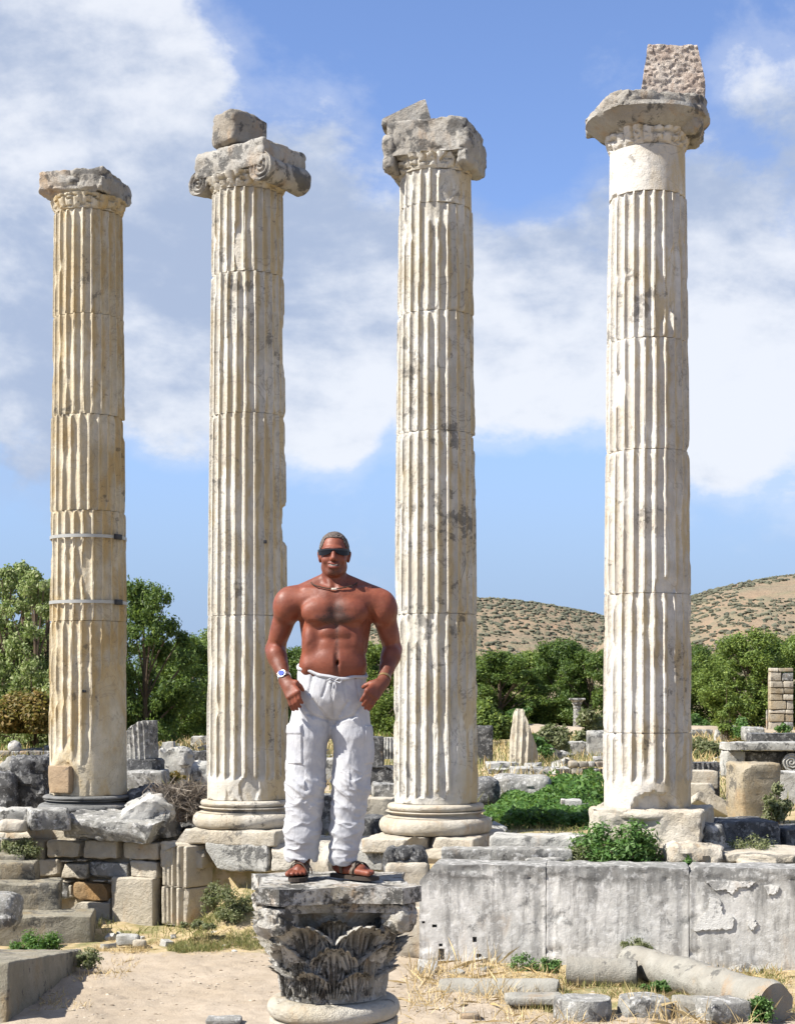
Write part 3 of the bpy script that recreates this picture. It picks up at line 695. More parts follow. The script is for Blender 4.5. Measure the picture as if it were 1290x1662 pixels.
# slabs and rocks lying on the left terrace
T(block('flat_slab', 100, 1326, 272, 1364, 21.0, .85, M['grey'], rz=-.30, rx=.10, ry=.05, r=.025, amp=.035, chops=5, res=.04, seed=5), 'wide flat grey slab resting on top of the coursed wall', 'stone slab')
T(block('domed_rock', 188, 1291, 285, 1362, 21.2, .8, M['white'], r=.08, amp=.05, chops=8, seed=12, res=.04, planes=[((-.6, -.2, 1), .26), ((.8, 0, 1), .33)]), 'pale domed rock behind the wide flat grey slab', 'rock')
T(block('dark_rock', 205, 1277, 335, 1366, 22.1, 1.2, M['dark'], r=.2, amp=.09, chops=6, seed=22, planes=[((.3, -.3, 1), .34)]), 'dark craggy rock under the dry thorn bush between the left columns', 'rock')
T(block('grey_slab', 36, 1315, 102, 1350, 20.9, .7, M['grey'], rz=.3, r=.04, amp=.02, chops=4), 'grey angular block left of the first column foot', 'stone block')
T(block('white_slab', -30, 1313, 44, 1350, 21.4, .6, M['white'], r=.06, amp=.04, chops=5), 'white lichened block on the terrace at the picture edge', 'stone block')
T(block('pink_stone', -6, 1331, 40, 1353, 20.7, .35, M['basewarm'], r=.09, amp=.03, chops=2), 'rounded pinkish stone on the terrace above the steps', 'rock')
T(block('dark_boulder', 16, 1229, 76, 1320, 24.2, 1.0, M['dark'], r=.1, amp=.08, chops=5, seed=31, planes=[((.9, 0, -.8), .36)]), 'big black lichened boulder beside the first column', 'rock')
T(block('dark_boulder', -40, 1252, 22, 1322, 23.8, .9, M['dark'], r=.1, amp=.06, chops=4, seed=32), 'black block with cracked face at the left picture edge', 'rock')
T(block('white_rock', -8, 1224, 42, 1262, 27, .8, M['white'], r=.05, amp=.03, chops=3, seed=33, planes=[((.9, 0, 1), .12), ((-.9, 0, 1), .14)]), 'white pointed rock behind the black boulders', 'rock')
T(rock('cream_block', (.42, .5, .62), (.13, 18.7, -.05), M['basewarm'], r=.05, amp=.03, chops=3), 'pale rough block against the left end of the parapet', 'stone block')
T(rock('grey_footing', (.50, .5, .55), (.12, 18.75, .52), M['basewarm'], r=.05, amp=.03, chops=3), 'pale block carrying the craggy boulder beside the parapet', 'stone block')
# rough boulder between stylobate and parapet
T(block('rough_boulder', 622, 1376, 692, 1428, 18.55, .55, M['dark'], r=.1, amp=.05, freq=5, chops=5, seed=41, res=.03), 'craggy grey and white boulder left of the parapet end', 'rock')

# ------------------------------------------------------------------ parapet
def pd(px): return 18.12-.50*(px-680)/610
def cutboxes(o, boxes):
    """square sockets cut into a slab, baked into its mesh"""
    tmp = []
    for c, s in boxes:
        me = bpy.data.meshes.new('c'); v = np.array([[x, y, z] for x in (-1, 1) for y in (-1, 1) for z in (-1, 1)])*np.array(s)/2+np.array(c)
        me.from_pydata(v.tolist(), [], [[0, 1, 3, 2], [4, 6, 7, 5], [0, 4, 5, 1], [2, 3, 7, 6], [0, 2, 6, 4], [1, 5, 7, 3]]); co = bpy.data.objects.new('c', me); C.objects.link(co); tmp.append(co)
        m = o.modifiers.new('b', 'BOOLEAN'); m.operation = 'DIFFERENCE'; m.object = co; m.solver = 'EXACT'
    bpy.context.view_layer.update()
    dg = bpy.context.evaluated_depsgraph_get(); me = bpy.data.meshes.new_from_object(o.evaluated_get(dg), depsgraph=dg)
    o.modifiers.clear(); o.data = me
    for c in tmp: bpy.data.objects.remove(c, do_unlink=True)
pa = empty('parapet_wall', (2.4, 18, 0), 'low wall of three big streaked marble slabs with square holes and plaster patches', 'stone wall')
pans = []
for x0, x1, yt, sd, pl in [(680, 885.6, 1403, 3, [((-1, 0, .9), .80)]), (886, 1117.7, 1406, 4, []), (1118, 1340, 1408, 5, [((-1, 0, 1.0), .90)])]:
    Dm = pd((x0+x1)/2); a = pw(x0, 1570, pd(x0)); b = pw(x1, 1570, pd(x1)); h = EYE-(yt-HY)/F*Dm+.1
    wd = math.hypot(b[0]-a[0], b[1]-a[1])-.003; rz = math.atan2(b[1]-a[1], b[0]-a[0])
    P, Q = rockv((wd, .58, h), r=.005, amp=.0035, chops=0, seed=sd, res=.028, planes=pl)
    # rough worn crown, plain band at the side joints
    topb = sst(P[:, 2], h/2-.17, h/2-.12); wear = fbm(P*np.array([5, 5, 9])+sd, 4, sd)
    fr = P[:, 1] < -.2
    P[:, 1] += np.where(fr, topb*(wear-.62)*.07, 0)+np.where(fr, np.maximum(0, (fbm(P*6+9, 4, 5)-.62))*.12, 0)
    P[:, 2] += np.where(P[:, 2] > h/2-.04, (wear-.55)*.07, 0)
    for e, s_ in (((wd/2-.05), .022), ((wd/2-.10), .012)):
        for sg in (-1, 1):
            if (sd == 3 and sg < 0): continue
            P[:, 1] += np.where(fr & (P[:, 2] < h/2-.2), s_*np.exp(-((P[:, 0]-sg*e)/.014)**2), 0)
    c = np.array([(a[0]+b[0])/2, (a[1]+b[1])/2, h/2-.1])+np.array([-math.sin(rz), math.cos(rz), 0])*.29
    pans.append(mk('wall_panel', P@rotm(rz).T+c, Q, M['parapet'], pa))
hb = []
o = pans[0]; off = np.array(WL[o.name])
for px, py, w_, h_ in [(716, 1549, 10, 19), (777, 1555, 8, 14), (770, 1525, 7, 9), (715, 1534, 6, 5), (705, 1503, 8, 5), (687, 1497, 5, 4)]:
    p = pw(px, py, pd(px)); hb.append((p, (w_/F*18, .22, h_/F*18)))
cutboxes(o, hb)
M['plaster'] = marble('plaster', (1.1, 1.07, 1.0), (.92, .90, .84), ochre=.1, lichen=.05, streak=0, bmp=.4)
def patch(pts, parent):
    """irregular skin of plaster on the slab's face"""
    pts = np.array(pts, float); q = []
    for i in range(len(pts)):
        a, b = pts[i], pts[(i+1) % len(pts)]
        for t in np.linspace(0, 1, 7, endpoint=False):
            p = a+(b-a)*t+RNG.normal(size=2)*1.0; q.append(p)
    fr = [pw(x, y, pd(x)-.020) for x, y in q]; bk = [pw(x, y, pd(x)+.03) for x, y in q]; n = len(q)
    return mk('plaster_patch', fr+bk, [list(range(n)), list(range(2*n-1, n-1, -1))]+[[i, i+n, (i+1) % n+n, (i+1) % n] for i in range(n)], M['plaster'], parent, smooth=False)
for pts in ([(1124, 1511), (1136, 1490), (1148, 1478), (1150, 1455), (1166, 1459), (1172, 1484), (1190, 1487), (1188, 1508), (1160, 1509)],
            [(1144, 1428), (1224, 1432), (1214, 1440), (1206, 1438), (1196, 1441), (1188, 1452), (1176, 1443), (1160, 1446)], [(1238, 1437), (1264, 1438), (1258, 1451), (1246, 1452)],
            [(1212, 1494), (1222, 1490), (1228, 1500), (1222, 1509), (1214, 1506)]): patch(pts, pans[2])
# stones on the terrace behind the parapet
T(block('moulded_beam', 716, 1377, 932, 1416, 18.85, .32, M['grey'], rz=-.06, r=.03, amp=.015, chops=2), 'long streaked grey beam lying just behind the parapet', 'stone beam')
T(block('white_slab', 800, 1357, 958, 1388, 19.35, .6, M['white'], rz=-.2, r=.04, amp=.02, chops=3), 'long white slab behind the grey beam between the right columns', 'stone slab')
T(block('broken_slab', 852, 1392, 918, 1412, 18.6, .2, M['grey'], r=.03, amp=.02, chops=3), 'small dark grey slab leaning before the long grey beam', 'stone slab')
T(rock('cream_boulder', (.70, .5, .42), (3.50, 18.9, .86), M['basewarm'], r=.12, amp=.06, chops=6, seed=51), 'yellowish white boulder at the foot of the rightmost column', 'rock')
T(block('torus_fragment', 1140, 1338, 1180, 1392, 19.2, .5, M['grey'], r=.12, amp=.03, chops=1), 'broken grey round moulding beside the rightmost column base', 'stone fragment')
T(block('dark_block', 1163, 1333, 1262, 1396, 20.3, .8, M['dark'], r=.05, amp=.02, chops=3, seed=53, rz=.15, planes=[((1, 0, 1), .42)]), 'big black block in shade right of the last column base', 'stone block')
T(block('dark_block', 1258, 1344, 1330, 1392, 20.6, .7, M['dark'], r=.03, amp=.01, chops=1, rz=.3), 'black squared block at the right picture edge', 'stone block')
for i, (x0, y0, x1, y1, d_) in enumerate([(1188, 1392, 1300, 1408, 18.9), (1206, 1398, 1262, 1412, 18.3)]):
    T(block('flat_stone', x0, y0, x1, y1, d_, .4, M['cream'], r=.03, amp=.02, chops=3), ('long flat cream stone behind the right end of the parapet', 'short flat stone lying on the parapet crown')[i], 'stone slab')
# fallen pieces in front of the parapet
def cyl(name, p0, p1, r0, r1, mat, label, cat, seed=1, amp=.01, n=56, ring_=None, group=None):
    p0 = np.array(p0, float); p1 = np.array(p1, float); L = np.linalg.norm(p1-p0); zz = np.linspace(0, L, max(6, int(L/.05)))
    th = np.linspace(0, 2*np.pi, n, endpoint=False); T_, Z_ = np.meshgrid(th, zz, indexing='ij')
    R = r0+(r1-r0)*Z_/L
    R = R-np.exp(-np.minimum(Z_, L-Z_)/.012)*.012
    if ring_: R = R+.018*(Z_ < ring_)
    q = np.stack([R*np.cos(T_), R*np.sin(T_), Z_], -1); nz = fbm(q*5+seed, 4, seed)
    R = R+(nz-.5)*amp*2-np.maximum(0, fbm(q*3+seed*2, 3, seed+3)-.66)*.25
    q = np.stack([R*np.cos(T_), R*np.sin(T_), Z_+ (nz-.5)*.05*((Z_ < .01) | (Z_ > L-.01))], -1).reshape(-1, 3)
    d = (p1-p0)/L; a = np.cross(d, [0, 0, 1.]); 
    if np.linalg.norm(a) < .01: a = np.array([1., 0, 0])
    a /= np.linalg.norm(a); b = np.cross(d, a)
    q = q@np.stack([a, b, d])+p0; m_ = len(zz)
    f = gridf(n, m_, True).tolist(); f.append([i*m_ for i in range(n)][::-1]); f.append([i*m_+m_-1 for i in range(n)])
    return T(mk(name, q, f, mat), label, cat, group)
M['fallen'] = marble('fallen_shaft_stone', (.46, .44, .38), (.38, .35, .29), ochre=.3, lichen=.22, streak=.2, bmp=.6)
cyl('fallen_shaft', (2.47, 17.05, .20), (3.50, 14.85, .14), .165, .205, M['fallen'], 'long plain column shaft lying aslant in front of the parapet', 'column piece', 4, amp=.028)
a = pw(922, 1583, 16.6); cyl('fallen_drum', (a[0], 16.65, .14), (a[0]+.70, 16.5, .14), .155, .15, M['fallen'], 'short shaft piece with a collar lying end on to the long shaft', 'column piece', 6, ring_=.05)
a = pw(715, 1600, 16.1); cyl('half_buried_shaft', (a[0], 16.3, .0), (a[0]+1.18, 16.05, .02), .13, .15, M['fallen'], 'grey shaft half buried in dry grass below the square holes', 'column piece', 8)
a = pw(946, 1650, 15.0); cyl('drum_stump', (a[0], 15.05, -.08), (a[0], 15.05, .17), .275, .27, M['grey'], 'round grey drum standing in the straw at the bottom edge', 'column piece', 10)
T(rock('flat_slab', (.56, .3, .09), pw(866, 1633, 15.5)*[1, 1, 0]+[0, 0, .02], M['fallen'], r=.03, amp=.015), 'thin grey slab on the straw left of the round drum', 'stone slab')
for i, (x0, x1, d_, h_, l_) in enumerate([(1004, 1082, 15.1, .17, 'grey block right of the round drum in the straw'), (1090, 1150, 15.1, .16, 'cream block between two others in the bottom right straw'), (1134, 1206, 14.85, .20, 'angular white topped block near the end of the long shaft')]):
    a = pw((x0+x1)/2, 1640, d_); T(rock('stone_block', ((x1-x0)/F*d_, .40, h_+.05), (a[0], d_, -.05), M[('grey', 'fallen', 'grey')[i]], r=.03, amp=.02, chops=3, rz=(.1, -.1, .3)[i]), l_, 'stone block')
T(rock('stone', (.17, .14, .06), gp(762, 1655, 0), M['fallen'], r=.03, amp=.01), 'small squared stone in the straw at the bottom edge', 'rock')

# ------------------------------------------------------------------ ruins in the field behind
def Dg(y): return 5330/(y-1130)
def gs(name, x0, y0, x1, y1, mat, label, cat='stone block', dep=.6, D=None, group=None, **kw):
    D = D or Dg(y1)
    kw.setdefault('r', .035); kw.setdefault('amp', .035); kw.setdefault('chops', 4); kw.setdefault('res', .09)
    return T(block(name, x0, y0, x1, y1+.12*F/D, D, dep, M[mat], **kw), label, cat, group)
def stub(name, px, y0, y1, w, D, mat, label, cat, lean=0, planes=(), seed=1, nf=20, rz=0, dep=.035):
    """standing piece of fluted shaft, broken as the planes say"""
    r = w/2/F*D; h = (y1-y0)/F*D; zz = np.linspace(0, h, 40); th = np.linspace(0, 2*np.pi, nf*10, endpoint=False)
    T_, Z_ = np.meshgrid(th, zz, indexing='ij'); ph = (T_*nf/2/np.pi) % 1
    R = r-dep*np.sqrt(np.maximum(0, 1-((ph-.5)/.42)**2))
    q = np.stack([R*np.cos(T_), R*np.sin(T_), Z_-h/2], -1); R2 = (fbm(q*5+seed, 4, seed)-.5)*.06
    q[..., :2] *= (1+R2/r)[..., None]; q = q.reshape(-1, 3)
    for nv, dd in planes:
        nv = np.array(nv, float); nv /= np.linalg.norm(nv); e = q@nv-dd+(fbm(q*4, 3, seed+2)-.5)*.12; q = q-np.maximum(0, e)[:, None]*nv
    q = q@rotm(rz, 0, lean).T; q[:, 2] -= q[:, 2].min(); a = pw(px, y1, D)
    m_ = len(zz); n = nf*10; f = gridf(n, m_, True).tolist(); f.append([i*m_ for i in range(n)][::-1]); f.append([i*m_+m_-1 for i in range(n)])
    return T(mk(name, q+np.array([a[0], D+r, a[2]]), f, M[mat]), label, cat)
# left
lw = empty('low_field_wall', (-9, 44, .9), 'low dry stone wall far behind the first column, a pale ball on it', 'stone wall')
for r_ in range(3):
    x = -30+r_*5
    while x < 96:
        w_ = RNG.uniform(14, 26); block('stone', x, 1219+r_*10, x+w_-1, 1229+r_*10-.5, 44, .5, M['rubble' if RNG.random() < .6 else 'grey'], lw, r=.03, amp=.02, res=.2, chops=1); x += w_
v, f = lathev([(.01, -.18)]+[(.19*math.cos(t), .19*math.sin(t)) for t in np.linspace(-1.4, 1.5, 10)]+[(.01, .19)], 24, (0, 0, 0)); T(mk('stone_ball', v+pw(23, 1213, 44.2)+[0, .1, 0], f, M['white']), 'small pale stone ball on the low field wall', 'stone ball')
stub('fluted_stub', 226, 1172, 1234, 54, 33, 'grey', 'grey fluted column stub just right of the first column', 'column piece', -.05, [((-.7, 0, 1), .33)], 2)
gs('stone_slab', 198, 1232, 258, 1250, 'dark', 'dark slab directly under the grey fluted stub', 'stone slab', D=33, dep=1)
gs('stone_slab', 194, 1252, 264, 1292, 'grey', 'lowest slab of the pile under the fluted stub', 'stone slab', D=32.4, dep=1.2)
gs('carved_block', 253, 1214, 310, 1276, 'white', 'white and black blotched carved lump with a hollow stone on it', 'rock', D=35, dep=.9, amp=.10, freq=2.6, r=.15, chops=6, seed=61)
gs('hollow_stone', 262, 1203, 284, 1217, 'white', 'small hollowed white stone on top of the blotched carved lump', 'rock', D=35.3, dep=.3, amp=.04)
gs('dark_stone', 300, 1219, 340, 1256, 'dark', 'dark block in shade behind the white rock near second column', 'rock', D=38)
gs('white_rock', 309, 1236, 346, 1285, 'white', 'white rounded rock leaning at the second column from the left', 'rock', D=33.5, r=.15, amp=.08)
gs('basin_stone', 309, 1195, 352, 1217, 'white', 'flat basin-like stone in dry grass left of second column', 'rock', D=60, dep=.8, chops=2)
def post(px, y0, y1, D, r, label, mat='white', name='marble_post'):
    a = pw(px, y1, D); b = pw(px, y0, D); return cyl(name, a-[0, 0, .2], b, r, r*.95, M[mat], label, 'post', amp=.004, n=16)
o = post(311, 1152, 1189, 92, .24, 'short white plain column stump in the dry grass far left'); o['category'] = 'column piece'
a = pw(311, 1150, 92)
for i, (px, y0, y1, D) in enumerate([(296, 1163, 1188, 92), (897, 1150, 1176, 96), (914, 1150, 1172, 96), (1217, 1163, 1186, 90), (1244, 1152, 1188, 80), (609, 1146, 1180, 90)]):
    post(px, y0, y1, D, .055, ['thin pale post beside the short white column stump', 'leaning thin pale post in the shrubs left of the little Corinthian column', 'thin pale post nearest the little Corinthian column', 'thin white post in the field right of the last column', 'pale post close to the rubble pillar', 'thin pale post seen beside the man hip'][i], 'rubble')
# behind the man and between columns 2 and 3
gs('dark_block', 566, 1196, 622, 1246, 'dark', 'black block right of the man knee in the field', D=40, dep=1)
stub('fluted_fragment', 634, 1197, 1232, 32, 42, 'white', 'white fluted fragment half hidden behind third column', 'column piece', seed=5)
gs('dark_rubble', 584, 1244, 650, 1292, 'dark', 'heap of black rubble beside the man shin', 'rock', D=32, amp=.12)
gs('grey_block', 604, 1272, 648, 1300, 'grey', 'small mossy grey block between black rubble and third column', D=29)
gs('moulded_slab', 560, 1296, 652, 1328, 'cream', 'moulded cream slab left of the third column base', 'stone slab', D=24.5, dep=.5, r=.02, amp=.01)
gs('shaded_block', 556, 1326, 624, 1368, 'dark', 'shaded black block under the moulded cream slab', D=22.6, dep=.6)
gs('grey_rock', 478, 1290, 550, 1352, 'grey', 'grey rock seen between the man legs', 'rock', D=24)
gs('white_rock', 512, 1232, 548, 1262, 'white', 'pale rock seen high between the man knees', 'rock', D=36)
gs('stone_block', 466, 1300, 500, 1340, 'cream', 'cream block hidden behind the man left shin', D=26)
# right
gs('grey_rock', 768, 1178, 800, 1240, 'dark', 'tall dark rock touching the third column right edge', 'rock', D=46)
gs('dark_drum', 768, 1262, 813, 1304, 'dark', 'black rounded drum piece right of the third column foot', 'rock', D=29, r=.25)
for i, (x0, y0, x1, y1) in enumerate([(790, 1238, 842, 1247), (793, 1249, 838, 1260), (797, 1263, 838, 1274)]):
    gs('stacked_slab', x0, y0, x1, y1, 'white', ['topmost', 'middle', 'lowest'][i]+' of three white slabs stacked left of the tall fluted shard', 'stone slab', D=41-i, dep=1, r=.02)
stub('fluted_shard', 852, 1152, 1262, 46, 43, 'cream', 'tall pointed fluted shard standing in the field between right columns', 'column piece', .05, [((1, 0, .42), .26), ((-1, 0, .2), .44), ((0, -1, .1), .40)], 7, nf=14, dep=.05)
gs('white_slab', 832, 1247, 926, 1268, 'white', 'broad white slab at the foot of the fluted shard', 'stone slab', D=39, dep=1.2, r=.03, chops=2)
gs('rounded_rock', 800, 1259, 898, 1308, 'grey', 'big rounded grey rock at the edge of the green herbs', 'rock', D=30.5, dep=1.1, r=.2, amp=.05, seed=66)
gs('upright_block', 910, 1298, 946, 1334, 'white', 'small upright white block standing in the green herbs', D=26.6, dep=.35, r=.03, chops=2)
rw = empty('rubble_wall', (5, 38, .9), 'low rubble wall half hidden left of the rightmost column', 'stone wall')
for r_ in range(4):
    x = 924+r_*4
    while x < 985:
        w_ = RNG.uniform(9, 20); block('stone', x, 1236+r_*11, x+w_-1, 1246.5+r_*11, 38, .4, M['rubble' if RNG.random() < .5 else 'grey'], rw, r=.04, amp=.03, res=.2, chops=1); x += w_
gs('white_rock', 914, 1204, 952, 1234, 'white', 'white blocky rock under the little Corinthian column', 'rock', D=52)
gs('leaning_rock', 954, 1186, 990, 1232, 'white', 'white leaning rock touching the last column left edge', 'rock', D=50)
lc = empty('little_column', pw(936, 1192, 84), 'little grey Corinthian column far off before the dark trees', 'column')
a = pw(936, 1192, 84); v, f = lathev([(.22, -.1), (.21, .0), (.19, 1.35)], 20, a); mk('shaft', v, f, M['grey'], lc)
v, f = lathev([(.18, 1.35), (.22, 1.42), (.20, 1.5), (.27, 1.62), (.24, 1.66), (.36, 1.80)], 20, a, .02, 9); mk('bell', v, f, M['white'], lc)
rock('abacus', (.82, .6, .10), a+[0, 0, 1.80], M['white'], parent=lc, r=.02, amp=.01, chops=0, res=.2)
stub('standing_drum', 1146, 1238, 1298, 52, 31, 'dark', 'dark deeply fluted drum standing right of the last column', 'column piece', seed=9, nf=18, dep=.06)
gs('moulded_block', 1116, 1251, 1165, 1270, 'cream', 'upper cream moulded block before the dark fluted drum', D=29.4, dep=.5, r=.02, amp=.01, chops=1)
gs('moulded_block', 1118, 1272, 1160, 1288, 'cream', 'lower cream moulded block before the dark fluted drum', D=29, dep=.5, r=.02, amp=.01, chops=1)
P, Q = rockv((1.00, .30, .24), r=.02, amp=.008, chops=1, seed=4, res=.02)
P[:, 2] += np.where(P[:, 2] > .08, -.03*np.cos(P[:, 1]*62), 0); a = pw(1168, 1318, 26.5)
T(mk('leaning_beam', P@rotm(.1, -.5, .50).T+a+[0, 0, .02], Q, M['cream']), 'cream grooved beam leaning down towards the tall yellow block', 'stone beam')
gs('tall_block', 1194, 1238, 1264, 1336, 'tan', 'tall yellowish weathered block right of the leaning grooved beam', D=25.8, dep=.7, r=.07, amp=.03, seed=71, chops=3, rz=.2)
gs('white_block', 1264, 1252, 1330, 1312, 'white', 'white speckled block at the right edge behind the tall yellow block', D=30)
ar = empty('scrolled_architrave', pw(1240, 1252, 33.5), 'long dark moulded slab with a carved spiral at its right', 'carved stone')
block('top_slab', 1180, 1205, 1330, 1219, 33.2, .9, M['white'], ar, r=.03, amp=.02, res=.08)
block('moulding', 1206, 1219, 1330, 1252, 33.5, .7, M['dark'], ar, r=.08, amp=.02, res=.08)
block('end_block', 1178, 1218, 1210, 1262, 33.4, .7, M['white'], ar, r=.06, amp=.04, res=.08)
a = pw(1283, 1237, 33.3); scroll(ar, a+[0, .15, 0], .19, .36, 0, M['white'], 3, 'spiral')
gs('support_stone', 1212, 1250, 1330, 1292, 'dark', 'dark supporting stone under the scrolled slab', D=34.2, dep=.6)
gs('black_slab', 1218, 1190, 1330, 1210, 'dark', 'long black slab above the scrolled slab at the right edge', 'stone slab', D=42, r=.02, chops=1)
gs('grey_rock', 1208, 1180, 1240, 1196, 'grey', 'grey rock on the left end of the long black slab', 'rock', D=46)
gs('white_rock', 1122, 1184, 1156, 1200, 'white', 'white flat rock just right of the last column far field', 'rock', D=70)
gs('grey_rock', 1162, 1184, 1200, 1204, 'white', 'pale boulder in far field between last column and black slab', 'rock', D=66)
gs('pale_fragment', 1150, 1330, 1176, 1346, 'white', 'small speckled white fragment under the leaning grooved beam', 'rock', D=22.5)
pil = empty('rubble_pillar', pw(1268, 1190, 80), 'square pillar of rough stone courses before the trees at the right edge', 'stone pillar')
y = 1084; 
while y < 1190:
    hgt = RNG.uniform(5, 15); x = 1249.5
    while x < 1286:
        w_ = min(RNG.uniform(12, 30), 1288-x); w_ = 1288-x if 1288-x-w_ < 7 else w_
        block('stone', x, y, x+w_-1, y+hgt-1, 80-RNG.random()*.06, .45, M['cream' if RNG.random() < .5 else ('tan' if RNG.random() < .5 else 'grey')], pil, r=.04, amp=.03, res=.3, chops=1); x += w_
    y += hgt
block('core', 1252, 1086, 1286, 1190, 80.15, .9, M['tan'], pil, r=.03, amp=.01, res=.4)
# loose field stones, tagged by where they lie
for px, py, w_, mt, lab in [(1212, 1196, 12, 'white', 'tiny white stone near the black slab'), (870, 1232, 16, 'white', 'small white stone right of the shard foot'), (748, 1300, 18, 'grey', 'small grey stone behind third column base'), (284, 1292, 20, 'white', 'small white stone under the blotched lump'),
                            (290, 1190, 9, 'white', 'tiny white stone by the far white stump'), (1008, 1228, 16, 'white', 'small stone behind the last column'), (1250, 1300, 18, 'white', 'white chip between yellow block and white block'), (590, 1318, 22, 'white', 'white stone beside the man ankle far behind')]:
    D = Dg(py); s = w_/F*D; T(rock('stone', (s, s*.8, s*.6), (pw(px, py, D)[0], D, .9), M[mt], r=.05, amp=.04, chops=5, res=.1), lab, 'rock')

# ------------------------------------------------------------------ trees and plants
M['leaf_deep'] = leaf_mat('leaves_deep', [(.030, .060, .012), (.05, .095, .018), (.075, .125, .025), (.12, .17, .04)])
def leafcloud(centers, radii, n, size, seed=0, up=.3, flat=0, aspect=.5):
    """n small leaf quads spread over lumpy clumps; returns verts, quads"""
    rg = np.random.default_rng(seed); k = len(centers)
    centers = np.array(centers, float); radii = np.array(radii, float)
    w_ = radii**2; w_ = w_/w_.sum(); ci = rg.choice(k, n, p=w_)
    d = rg.normal(size=(n, 3)); d /= np.linalg.norm(d, axis=1, keepdims=True)
    rad = radii[ci]*(rg.random(n)**.45)*(1+.22*rg.normal(size=n))
    p = centers[ci]+d*rad[:, None]*np.array([1, 1, .85])
    nrm = d*.7+rg.normal(size=(n, 3))*.6+np.array([0, 0, up]); nrm /= np.linalg.norm(nrm, axis=1, keepdims=True)
    a = np.cross(nrm, rg.normal(size=(n, 3))); a /= np.linalg.norm(a, axis=1, keepdims=True); b = np.cross(nrm, a)
    s = size*rg.uniform(.55, 1.35, n)[:, None]
    v = np.stack([p-a*s, p+b*s*aspect-a*s*.1, p+a*s, p-b*s*aspect-a*s*.1], 1).reshape(-1, 3)
    return v, np.arange(n*4).reshape(-1, 4)
def make_tree(name, h, w_, n, leaf, mat, seed, crown0=.18, airy=0, label='', trunkr=.16):
    """tree at the origin: tapered trunk with limbs, crown of leaf clumps"""
    rg = np.random.default_rng(seed)
    root = empty(name, (0, 0, 0), label, 'tree')
    parts = []
    z = np.linspace(0, h*.8, 9); tr = np.stack([np.cumsum(rg.normal(0, .05, 9))*h*.06, np.cumsum(rg.normal(0, .05, 9))*h*.06, z], 1); tr[0, :2] = 0
    parts.append(tubev(tr, np.linspace(trunkr, trunkr*.25, 9)*h/6, 7))
    cs = []; rs = []
    nc = int(84+30*airy)
    for i in range(nc):
        t = rg.random(); zc = h*(crown0+(1-crown0)*t*.94); env = math.sin(math.pi*min(1, .34+.62*t))**.6*w_/2*(.82+.36*rg.random())
        an = rg.uniform(0, 2*math.pi); rr = env*rg.random()**.5
        c = np.array([rr*math.cos(an), rr*math.sin(an), zc]); cs.append(c); rs.append(w_*rg.uniform(.06, .19)*(1-.35*t)*(1-.25*airy))
    for i in range(0, nc, 4):
        j = min(7, max(1, int(cs[i][2]/h/.8*7)-2)); b0 = tr[j]; parts.append(tubev([b0, (b0+cs[i])/2+[0, 0, .1], cs[i]], [.05*h/6, .035*h/6, .015*h/6], 5))
    v, f = join(parts); mk('trunk', v, f, M['bark'], root, origin=(0, 0, 0))
    v, q = leafcloud(cs, rs, n, leaf, seed); mk('crown', v, q, mat, root, smooth=False, origin=(0, 0, 0))
    return root
def place(root, loc, rz, sc, label, first):
    if first: r = root
    else:
        r = root.copy(); C.objects.link(r)
        for ch in root.children:
            c = ch.copy(); C.objects.link(c); c.parent = r
    r.location = loc; r.rotation_euler = (0, 0, rz); r.scale = sc; r['label'] = label; r['group'] = 'trees behind the ruins'
    return r
protos = [make_tree('broadleaf_tree', 6, 4.6, 38000, .075, M['leaf_dark'], 3, .0), make_tree('broadleaf_tree', 6, 4.8, 38000, .075, M['leaf_mid'], 8, .0),
          make_tree('slender_tree', 6, 3.6, 26000, .065, M['leaf_pale'], 5, .0, airy=1), make_tree('broadleaf_tree', 6, 5.2, 38000, .075, M['leaf_deep'], 12, .0)]
used = set()
